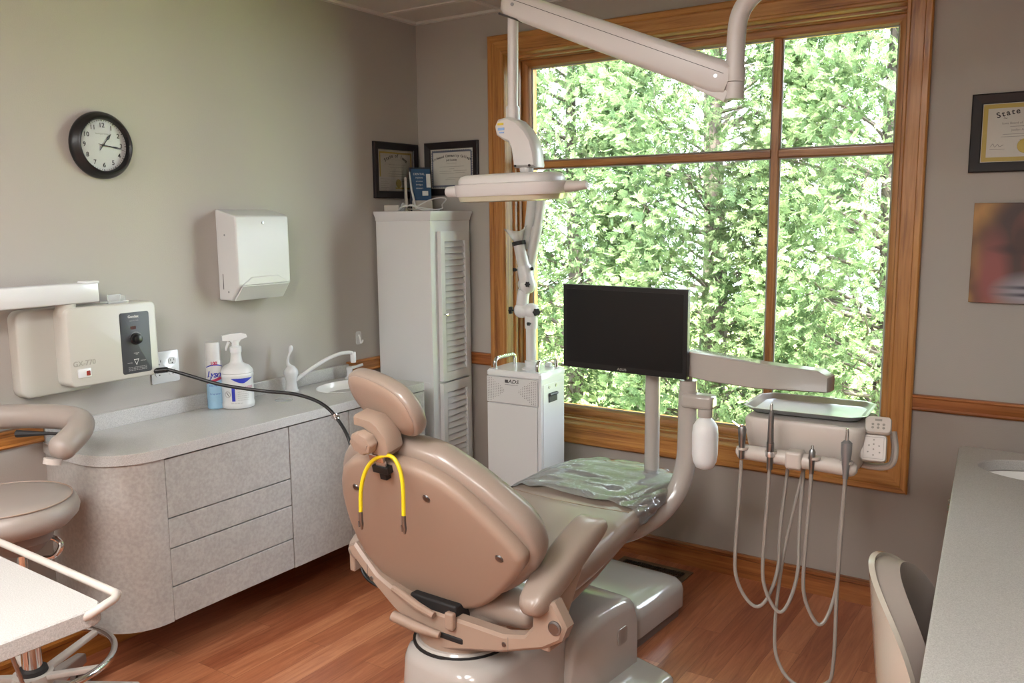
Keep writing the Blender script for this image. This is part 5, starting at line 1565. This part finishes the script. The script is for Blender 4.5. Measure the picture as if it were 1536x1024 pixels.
# cranked neck
bm = nb()
nk = [(1.262, 1.806), (1.250, 1.785), (1.256, 1.757), (1.280, 1.742), (1.301, 1.733), (1.310, 1.715), (1.316, 1.68), (1.322, 1.655), (1.400, 1.655), (1.398, 1.70), (1.386, 1.738), (1.366, 1.768), (1.335, 1.797), (1.30, 1.812)]
stack(bm, [[(p[0], y, p[1]) for p in (inset(nk, i) if i else nk)] for y, i in ((-1.140, .008), (-1.134, .002), (-1.128, 0), (-1.085, 0), (-1.075, .008))])
ne = obj('neck', bm, AW, t, world=True, smooth=45)
bm = nb(); cbox(bm, (1.276, -1.1405, 1.790), (.022, .001, .007)); obj('yellow_sticker', bm, M['tag'], ne, world=True, smooth=0)
bm = nb(); cbox(bm, (1.278, -1.1405, 1.775), (.024, .001, .008)); cbox(bm, (1.280, -1.1405, 1.764), (.018, .001, .004)); obj('blue_sticker', bm, M['tagblue'], ne, world=True, smooth=0)
bm = nb(); ball(bm, (1.352, -1.11, 1.652), .022, 18)
obj('swivel_ball', bm, AW, t, world=True)
bm = nb()
for x in (1.332, 1.384): cyl(bm, (x, -1.147, 1.660), (x, -1.143, 1.660), .004, 10)
obj('screw', bm, M['matblack'], ne, world=True)
# head
hc = (1.315, -1.13, 1.6)
tl = Matrix.Translation(hc) @ Matrix.Rotation(R(-.6), 4, 'Y') @ Matrix.Rotation(R(2), 4, 'X')
def head_outline(w_, h_): return rrect(w_, h_, min(w_, h_)*.42, 8)
bm = nb(); stack(bm, [[tl @ Vector((p[0], p[1], z)) for p in head_outline(w_, h_)] for w_, h_, z in ((.375, .20, -.028), (.385, .210, -.018), (.388, .212, .008), (.378, .204, .011))]); hd = obj('lamp_housing', bm, AW, t, world=True, smooth=50)
bm = nb(); stack(bm, [[tl @ Vector((p[0]-.008, p[1], z)) for p in head_outline(w_, h_)] for w_, h_, z in ((.350, .190, .010), (.350, .190, .022), (.335, .178, .033), (.30, .15, .038), (.12, .08, .040))]); obj('top_cover', bm, AW, t, world=True, smooth=50)
bm = nb(); stack(bm, [[tl @ Vector((p[0]-.006, p[1], z)) for p in head_outline(w_, h_)] for w_, h_, z in ((.330, .16, -.047), (.352, .184, -.043), (.362, .194, -.028))]); obj('lens', bm, mat('lamp_lens', '#b9b39c', .15, spec=.6, coat=.5), t, world=True, smooth=50)
for s, tp in ((-1, 0), (1, 1)):
    bm = nb(); a_ = tl @ Vector((s*.17, 0, -.010)); b_ = tl @ Vector((s*.262, 0, -.010+.004*tp))
    tube(bm, [a_, a_.lerp(b_, .45), a_.lerp(b_, .5), a_.lerp(b_, .95), b_], [.015, .016, .0185, .0175, .013] if s < 0 else [.018, .0165, .0155, .013, .010], 20)
    obj('handle', bm, AW if s < 0 else M['greybeige'], hd, world=True)

# ------------------------------------------------------------------ assistant stool, far left
t = empty('assistant_stool', (.330, -2.225, 0), (0, 0, 0), 'taupe padded stool with chrome foot ring and curved body rest at the left edge', 'stool')
SV = M['vinyl2']
bm = nb(); lathe(bm, [(.02, .628), (.13, .630), (.168, .642), (.190, .666), (.194, .685), (.185, .708), (.171, .720), (.13, .727), (.001, .730)], 48, Matrix.Translation((-.03, -.02, 0))); obj('seat', bm, SV, t, smooth=80)
bm = nb(); tube(bm, [(-.03+.178*math.cos(2*PI*k/60), -.02+.174*math.sin(2*PI*k/60), .7195) for k in range(61)], .0022, 6, cap=False); obj('piping', bm, M['shell'], t)
bm = nb(); lathe(bm, [(.05, .565), (.085, .60), (.09, .63)], 30); obj('seat_mount', bm, M['strip'], t)
bm = nb(); cyl(bm, (0, 0, .30), (0, 0, .60), .014, 18); obj('gas_piston', bm, M['chrome'], t)
bm = nb(); cyl(bm, (0, 0, .15), (0, 0, .31), .0275, 26); obj('column', bm, M['chrome'], t)
bm = nb(); lathe(bm, [(.040, .192), (.042, .196), (.040, .206), (.028, .208)], 28); obj('column_ring', bm, M['rubber'], t)
bm = nb(); lathe(bm, [(.055, .155), (.06, .165), (.055, .192), (.035, .194)], 28); obj('hub', bm, M['greybeige'], t)
bm = nb(); tube(bm, [(.222*math.cos(2*PI*k/64), .222*math.sin(2*PI*k/64), .225) for k in range(65)], .0105, 14, cap=False); obj('foot_ring', bm, M['chrome'], t)
for k in range(5):
    a = R(72*k+25); dd = Vector((math.cos(a), math.sin(a), 0)); ss = Vector((-dd.y, dd.x, 0))
    bm = nb(); stack(bm, [[dd*r_+ss*p[0]+Vector((0, 0, z+p[1])) for p in rrect(w_, .016, .004, 2)] for r_, z, w_ in ((.03, .180, .030), (.214, .222, .022))]); obj('ring_spoke', bm, M['greybeige'], t)
    a = R(72*k+52); dd = Vector((math.cos(a), math.sin(a), 0)); ss = Vector((-dd.y, dd.x, 0))
    bm = nb(); stack(bm, [[dd*r_+ss*p[0]+Vector((0, 0, z+p[1])) for p in rrect(w_, h_, .006, 3)] for r_, z, w_, h_ in ((.02, .125, .05, .055), (.28, .088, .032, .035), (.29, .086, .02, .02))]); lg = obj('leg', bm, M['greybeige'], t)
    bm = nb(); c = dd*.265+Vector((0, 0, .0275))
    cyl(bm, c-ss*.022, c-ss*.004, .027, 20); cyl(bm, c+ss*.004, c+ss*.022, .027, 20); cyl(bm, c-ss*.004, c+ss*.004, .010, 10); cyl(bm, c+Vector((0, 0, .008)), c+Vector((0, 0, .052)), .009, 10)
    obj('caster', bm, M['strip'], lg)
bm = nb(); cyl(bm, (0, 0, .10), (0, 0, .16), .05, 24); obj('base_hub', bm, M['greybeige'], t)
bm = nb(); tube(bm, catmull([(.0, .02, .600), (.05, .065, .595), (.075, .075, .575), (.065, .06, .545), (.03, .04, .535)], 5), .008, 10); obj('lever', bm, M['chrome'], t)
# body rest: padded curved arm
pts = [(-.62, -.34, .90), (-.50, -.05, .905), (-.32, .13, .908), (-.12, .245, .91), (.05, .285, .905), (.16, .265, .893), (.225, .215, .873), (.245, .178, .858)]
cp = [(-.40, -.22, .895), (-.34, -.02, .90), (-.22, .145, .905), (-.07, .235, .908), (.045, .258, .904), (.110, .225, .893), (.150, .165, .872), (.160, .115, .848)]
cp = [(x-.070, y-.047, z) for x, y, z in cp]
cpm = catmull(cp, 6)
bm = nb(); nn = len(cpm); tube(bm, cpm, [.038 if i < nn-5 else (.039, .0385, .035, .028, .015)[i-nn+5] for i in range(nn)], 20); obj('body_rest', bm, SV, t, smooth=80)
bm = nb(); tube(bm, [(-.36, -.20, .885), (-.30, -.22, .80), (-.20, -.16, .62), (-.05, -.05, .585)], .014, 12); obj('rest_bar', bm, M['chrome'], t)
bm = nb(); cyl(bm, (.090, .065, .838), (.090, .061, .822), .024, 20); obj('rest_end_cap', bm, M['greybeige'], t)
bm = nb(); tube(bm, [(-.17, .10, .868), (-.08, .15, .870), (-.02, .17, .871)], [.012, .005, .004], 8); obj('adjuster', bm, M['matblack'], t)

# ------------------------------------------------------------------ mobile cart, bottom left
t = empty('mobile_cart', (.980, -2.728, 0), (0, 0, R(-2)), 'mobile cart with speckled grey top and bent tube rail in the bottom left corner', 'cart')
CZT = .75
bm = nb(); x1, y1 = .268, .218
o_ = rrect(.58, .44, .035, 6, -.022, -.002)
stack(bm, [[(p[0], p[1], z) for p in (inset(o_, i) if i else o_)] for z, i in ((CZT-.036, .002), (CZT-.034, 0), (CZT-.003, 0), (CZT, .003))]); obj('top', bm, M['top'], t, smooth=40)
bm = nb()
tube(bm, catmull([(.262, .175, CZT-.014), (.276, .185, CZT-.004), (.284, .205, CZT+.006), (.280, .228, CZT+.010), (.262, .241, CZT+.011), (.22, .243, CZT+.011), (-.20, .243, CZT+.011), (-.235, .241, CZT+.010), (-.25, .228, CZT+.006), (-.255, .20, CZT-.012)], 6), .0085, 12)
obj('tube_rail', bm, M['greybeige'], t)
bm = nb(); tube(bm, catmull([(-.262, .21, CZT-.006), (-.272, .246, CZT+.008), (-.30, .256, CZT+.012), (-.40, .256, CZT+.010)], 5), .0075, 10); obj('rear_rail', bm, M['greybeige'], t)
bm = nb(); tube(bm, [(.22, .05, CZT-.036), (.16, .095, .60), (.0, .0, .34), (-.235, -.115, .16)], .0045, 8); obj('brace_rod', bm, M['dsteel'], t)
bm = nb(); cyl(bm, (-.24, -.12, .09), (-.24, -.12, CZT-.037), .022, 20); obj('column', bm, M['chrome'], t)
bm = nb(); cbox(bm, (-.20, -.11, CZT-.042), (.20, .22, .012)); obj('top_bracket', bm, M['dsteel'], t)
for k in range(4):
    a = R(90*k+45); dd = Vector((math.cos(a), math.sin(a)*.9, 0)); ss = Vector((-math.sin(a), math.cos(a), 0)); o0 = Vector((-.24, -.12, 0))
    bm = nb(); stack(bm, [[o0+dd*r_+ss*p[0]+Vector((0, 0, z+p[1])) for p in rrect(w_, h_, .006, 3)] for r_, z, w_, h_ in ((.0, .10, .05, .04), (.24, .08, .03, .03))]); lg = obj('leg', bm, M['greybeige'], t)
    bm = nb(); c = o0+dd*.225+Vector((0, 0, .0275)); cyl(bm, c-ss*.018, c+ss*.018, .027, 18); cyl(bm, c, c+Vector((0, 0, .045)), .008, 8); obj('caster', bm, M['rubber'], lg)

# ------------------------------------------------------------------ right counter
CZR = .742
t = empty('side_cabinet', (2.9, -1.6, 0), (0, 0, 0), 'cabinet with chrome knobs under the right hand counter', 'cabinet')
ang = R(5.0)
def rc(x, y): # local to world, origin at far front corner
    return (2.512+x*math.cos(ang)-y*math.sin(ang)*-1*-1, -.27+x*math.sin(ang)*0+y)
def edge(y): return 2.512+(-.27-y)*.0865
out = [(edge(-.29)+.0, -.300), (edge(-.27)+.012, -.278), (edge(-.27)+.035, -.270), (RX-.006, -.305), (RX-.006, -3.1), (edge(-3.1), -3.1)]
SK2 = (2.795, -.485)
hole = [(SK2[0]+.205*math.cos(2*PI*k/48), SK2[1]+.125*math.sin(2*PI*k/48)) for k in range(48)]
ct = obj('counter_top', plate_with_holes(out, [hole], CZR-.035, CZR), M['top'], bevel=.004)
tag(ct, 'long speckled grey countertop with an oval basin along the right side', 'countertop')
bm = nb(); loops = [[(SK2[0]+(.212*f)*math.cos(2*PI*k/48), SK2[1]+(.131*f)*math.sin(2*PI*k/48), z) for k in range(48)] for f, z in ((.985, CZR-.036), (.95, CZR-.040), (.93, CZR-.07), (.80, CZR-.12), (.5, CZR-.15), (.1, CZR-.157))]
stack(bm, loops, cap0=False); s = obj('sink_basin', bm, M['sink'], None, smooth=60); tag(s, 'white oval sink basin under the right hand countertop', 'sink')
bm = nb(); lathe(bm, [(.015, 0), (.017, .003), (.008, .004)], 20, Matrix.Translation((SK2[0], SK2[1], CZR-.1575))); obj('drain', bm, M['chrome'], s)
bm = nb()
prism(bm, [(edge(-.30)+.035, -.30), (edge(-1.15)+.035, -1.15), (RX-.008, -1.15), (RX-.008, -.32)], 'z', .10, CZR-.2); obj('body', bm, M['lam'], t, world=True, smooth=0)
prism(bm := nb(), [(edge(-1.95)+.05, -1.95), (edge(-3.08)+.05, -3.08), (RX-.008, -3.08), (RX-.008, -1.95)], 'z', .10, CZR-.036); obj('body', bm, M['lam'], t, world=True, smooth=0)
prism(bm := nb(), [(edge(-.30)+.035, -.30), (edge(-1.15)+.035, -1.15), (edge(-1.15)+.055, -1.15), (edge(-.30)+.055, -.30)], 'z', CZR-.2, CZR-.036); obj('front_rail', bm, M['lam'], t, world=True, smooth=0)
prism(bm := nb(), [(edge(-.30)+.09, -.30), (edge(-3.05)+.09, -3.05), (RX-.02, -3.05), (RX-.02, -.32)], 'z', 0, .10); obj('plinth', bm, M['strip'], t, world=True, smooth=0)
for i, (a, b) in enumerate(((-.31, -.715), (-.725, -1.14))):
    prism(bm := nb(), [(edge(a)+.018, a), (edge(b)+.018, b), (edge(b)+.0345, b), (edge(a)+.0345, a)], 'z', .11, CZR-.045); dr = obj('door', bm, M['lam'], t, world=True, smooth=0)
    y = -.685 if i == 0 else -.755
    bm = nb(); lathe(bm, [(.004, 0), (.004, .012), (.009, .016), (.011, .022), (.008, .028), (.001, .029)], 18, along((edge(y)+.018, y, CZR-.075), (-1, 0, 0))); obj('knob', bm, M['chrome'], dr, world=True)

# ------------------------------------------------------------------ stool at the right counter: shell back with cushion
t = empty('operator_stool', (2.728, -1.48, 0), (0, 0, R(2)), 'stool with glossy cream shell back and grey cushion at the right hand counter', 'stool')
def backsurf(rad, off, shrink=0, z0=.46, z1=.765):
    def f(u, v):
        a = (u-.5)*2*R(58)
        zt = max(0, 1-abs(2*u-1)**2.0)
        zz_ = z0+shrink+(z1-z0-2*shrink)*(v*(.22+.78*zt**.55)+ (1-v)*0 + 0)
        zl = z0+shrink+.06*(abs(2*u-1)**3)
        zz_ = max(zz_, zl) if v > 0 else zl
        lean = .10*(zz_-z0)
        rr_ = rad+off+lean
        return Vector((-rr_*math.cos(a), rr_*math.sin(a)*1.0*(1-shrink*.3), zz_))
    return f
def shell(rad, th, shrink=0):
    bm = nb(); f0 = backsurf(rad, 0, shrink); f1 = backsurf(rad, -th, shrink)
    nu, nv = 36, 14
    A_ = grid(bm, f0, nu, nv); B_ = grid(bm, f1, nu, nv)
    def strip(P, Q):
        for i in range(len(P)-1):
            try: bm.faces.new((P[i], P[i+1], Q[i+1], Q[i]))
            except ValueError: pass
    strip([r_[0] for r_ in A_], [r_[0] for r_ in B_]); strip([r_[-1] for r_ in A_], [r_[-1] for r_ in B_]); strip(A_[0], B_[0]); strip(A_[-1], B_[-1])
    bmesh.ops.remove_doubles(bm, verts=bm.verts, dist=.0004)
    return bm
obj('back_shell', shell(.215, .012), M['ivorygloss'] if 'ivorygloss' in M else mat('cream_gloss_shell', '#b9b1a4', .15, coat=.6), t, smooth=60)
obj('back_cushion', shell(.203, .050, .008), SV, t, smooth=80, bevel=.012)
bm = nb(); lathe(bm, [(.02, .42), (.15, .422), (.19, .435), (.205, .46), (.20, .485), (.17, .497), (.001, .50)], 40); obj('seat', bm, SV, t, smooth=80)
bm = nb(); tube(bm, catmull([(-.205, 0, .54), (-.205, 0, .47), (-.20, 0, .41), (-.05, 0, .40)], 5), .014, 12); obj('back_bracket', bm, M['dsteel'], t)
bm = nb(); cyl(bm, (0, 0, .12), (0, 0, .421), .024, 20); obj('column', bm, M['chrome'], t)
for k in range(5):
    a = R(72*k+10); dd = Vector((math.cos(a), math.sin(a), 0)); ss = Vector((-dd.y, dd.x, 0))
    bm = nb(); stack(bm, [[dd*r_+ss*p[0]+Vector((0, 0, z+p[1])) for p in rrect(w_, h_, .006, 3)] for r_, z, w_, h_ in ((.0, .125, .05, .05), (.25, .088, .032, .035), (.26, .086, .02, .02))]); lg = obj('leg', bm, M['greybeige'], t)
    bm = nb(); c = dd*.235+Vector((0, 0, .0275)); cyl(bm, c-ss*.02, c-ss*.004, .027, 18); cyl(bm, c+ss*.004, c+ss*.02, .027, 18); cyl(bm, c-ss*.005, c+ss*.005, .010, 10); cyl(bm, c+Vector((0, 0, .008)), c+Vector((0, 0, .055)), .008, 8)
    obj('caster', bm, M['rubber'], lg)
# ------------------------------------------------------------------ camera, light
F_PX, CX, CY, CZ, YAW, PIT, ROL = 1316.11, 2.8552, -3.4459, 1.5081, .58998, .14228, -.0094973
fv = Vector((-math.sin(YAW)*math.cos(PIT), math.cos(YAW)*math.cos(PIT), -math.sin(PIT)))
rv = Vector((math.cos(YAW), math.sin(YAW), 0)); uv = rv.cross(fv)
r2 = rv*math.cos(ROL)+uv*math.sin(ROL); u2 = -rv*math.sin(ROL)+uv*math.cos(ROL)
cd = bpy.data.cameras.new('camera'); cam = bpy.data.objects.new('camera', cd); COL.objects.link(cam)
cam.matrix_world = basis((CX, CY, CZ), r2, u2, -fv)
cd.sensor_width = 36; cd.lens = F_PX/1536*36; cd.clip_start = .05
sc.camera = cam

sd = bpy.data.lights.new('sun', 'SUN'); sd.energy = SUN; sd.angle = R(1.5); sd.color = (1, .96, .88)
so = bpy.data.objects.new('sun', sd); COL.objects.link(so)
so.rotation_euler = Vector((-.35, -1, 1.5)).to_track_quat('Z', 'Y').to_euler(); so.location = (0, -4, 8)

w = bpy.data.worlds.new('sky'); sc.world = w; w.use_nodes = True
nt = w.node_tree
bg = nt.nodes['Background']
bg.inputs[0].default_value = (.80, .90, 1.0, 1); bg.inputs[1].default_value = SKY
pd = bpy.data.lights.new('window_portal', 'AREA'); pd.shape = 'RECTANGLE'; pd.size = 1.6; pd.size_y = 1.58
pd.cycles.is_portal = True
po = bpy.data.objects.new('window_portal', pd); COL.objects.link(po); po.location = (1.378, .22, 1.397); po.rotation_euler = (R(-90), 0, 0)

sc.view_settings.view_transform = 'Standard'; sc.view_settings.look = 'None'
sc.view_settings.gamma = 1; sc.view_settings.use_curve_mapping = False
sc.view_settings.exposure = EXPO
sc.cycles.use_denoising = True
try: sc.cycles.denoiser = 'OPENIMAGEDENOISE'
except Exception: pass
sc.cycles.max_bounces = 8; sc.cycles.diffuse_bounces = 5; sc.cycles.transparent_max_bounces = 16
sc.cycles.sample_clamp_indirect = 6; sc.cycles.caustics_reflective = False; sc.cycles.caustics_refractive = False
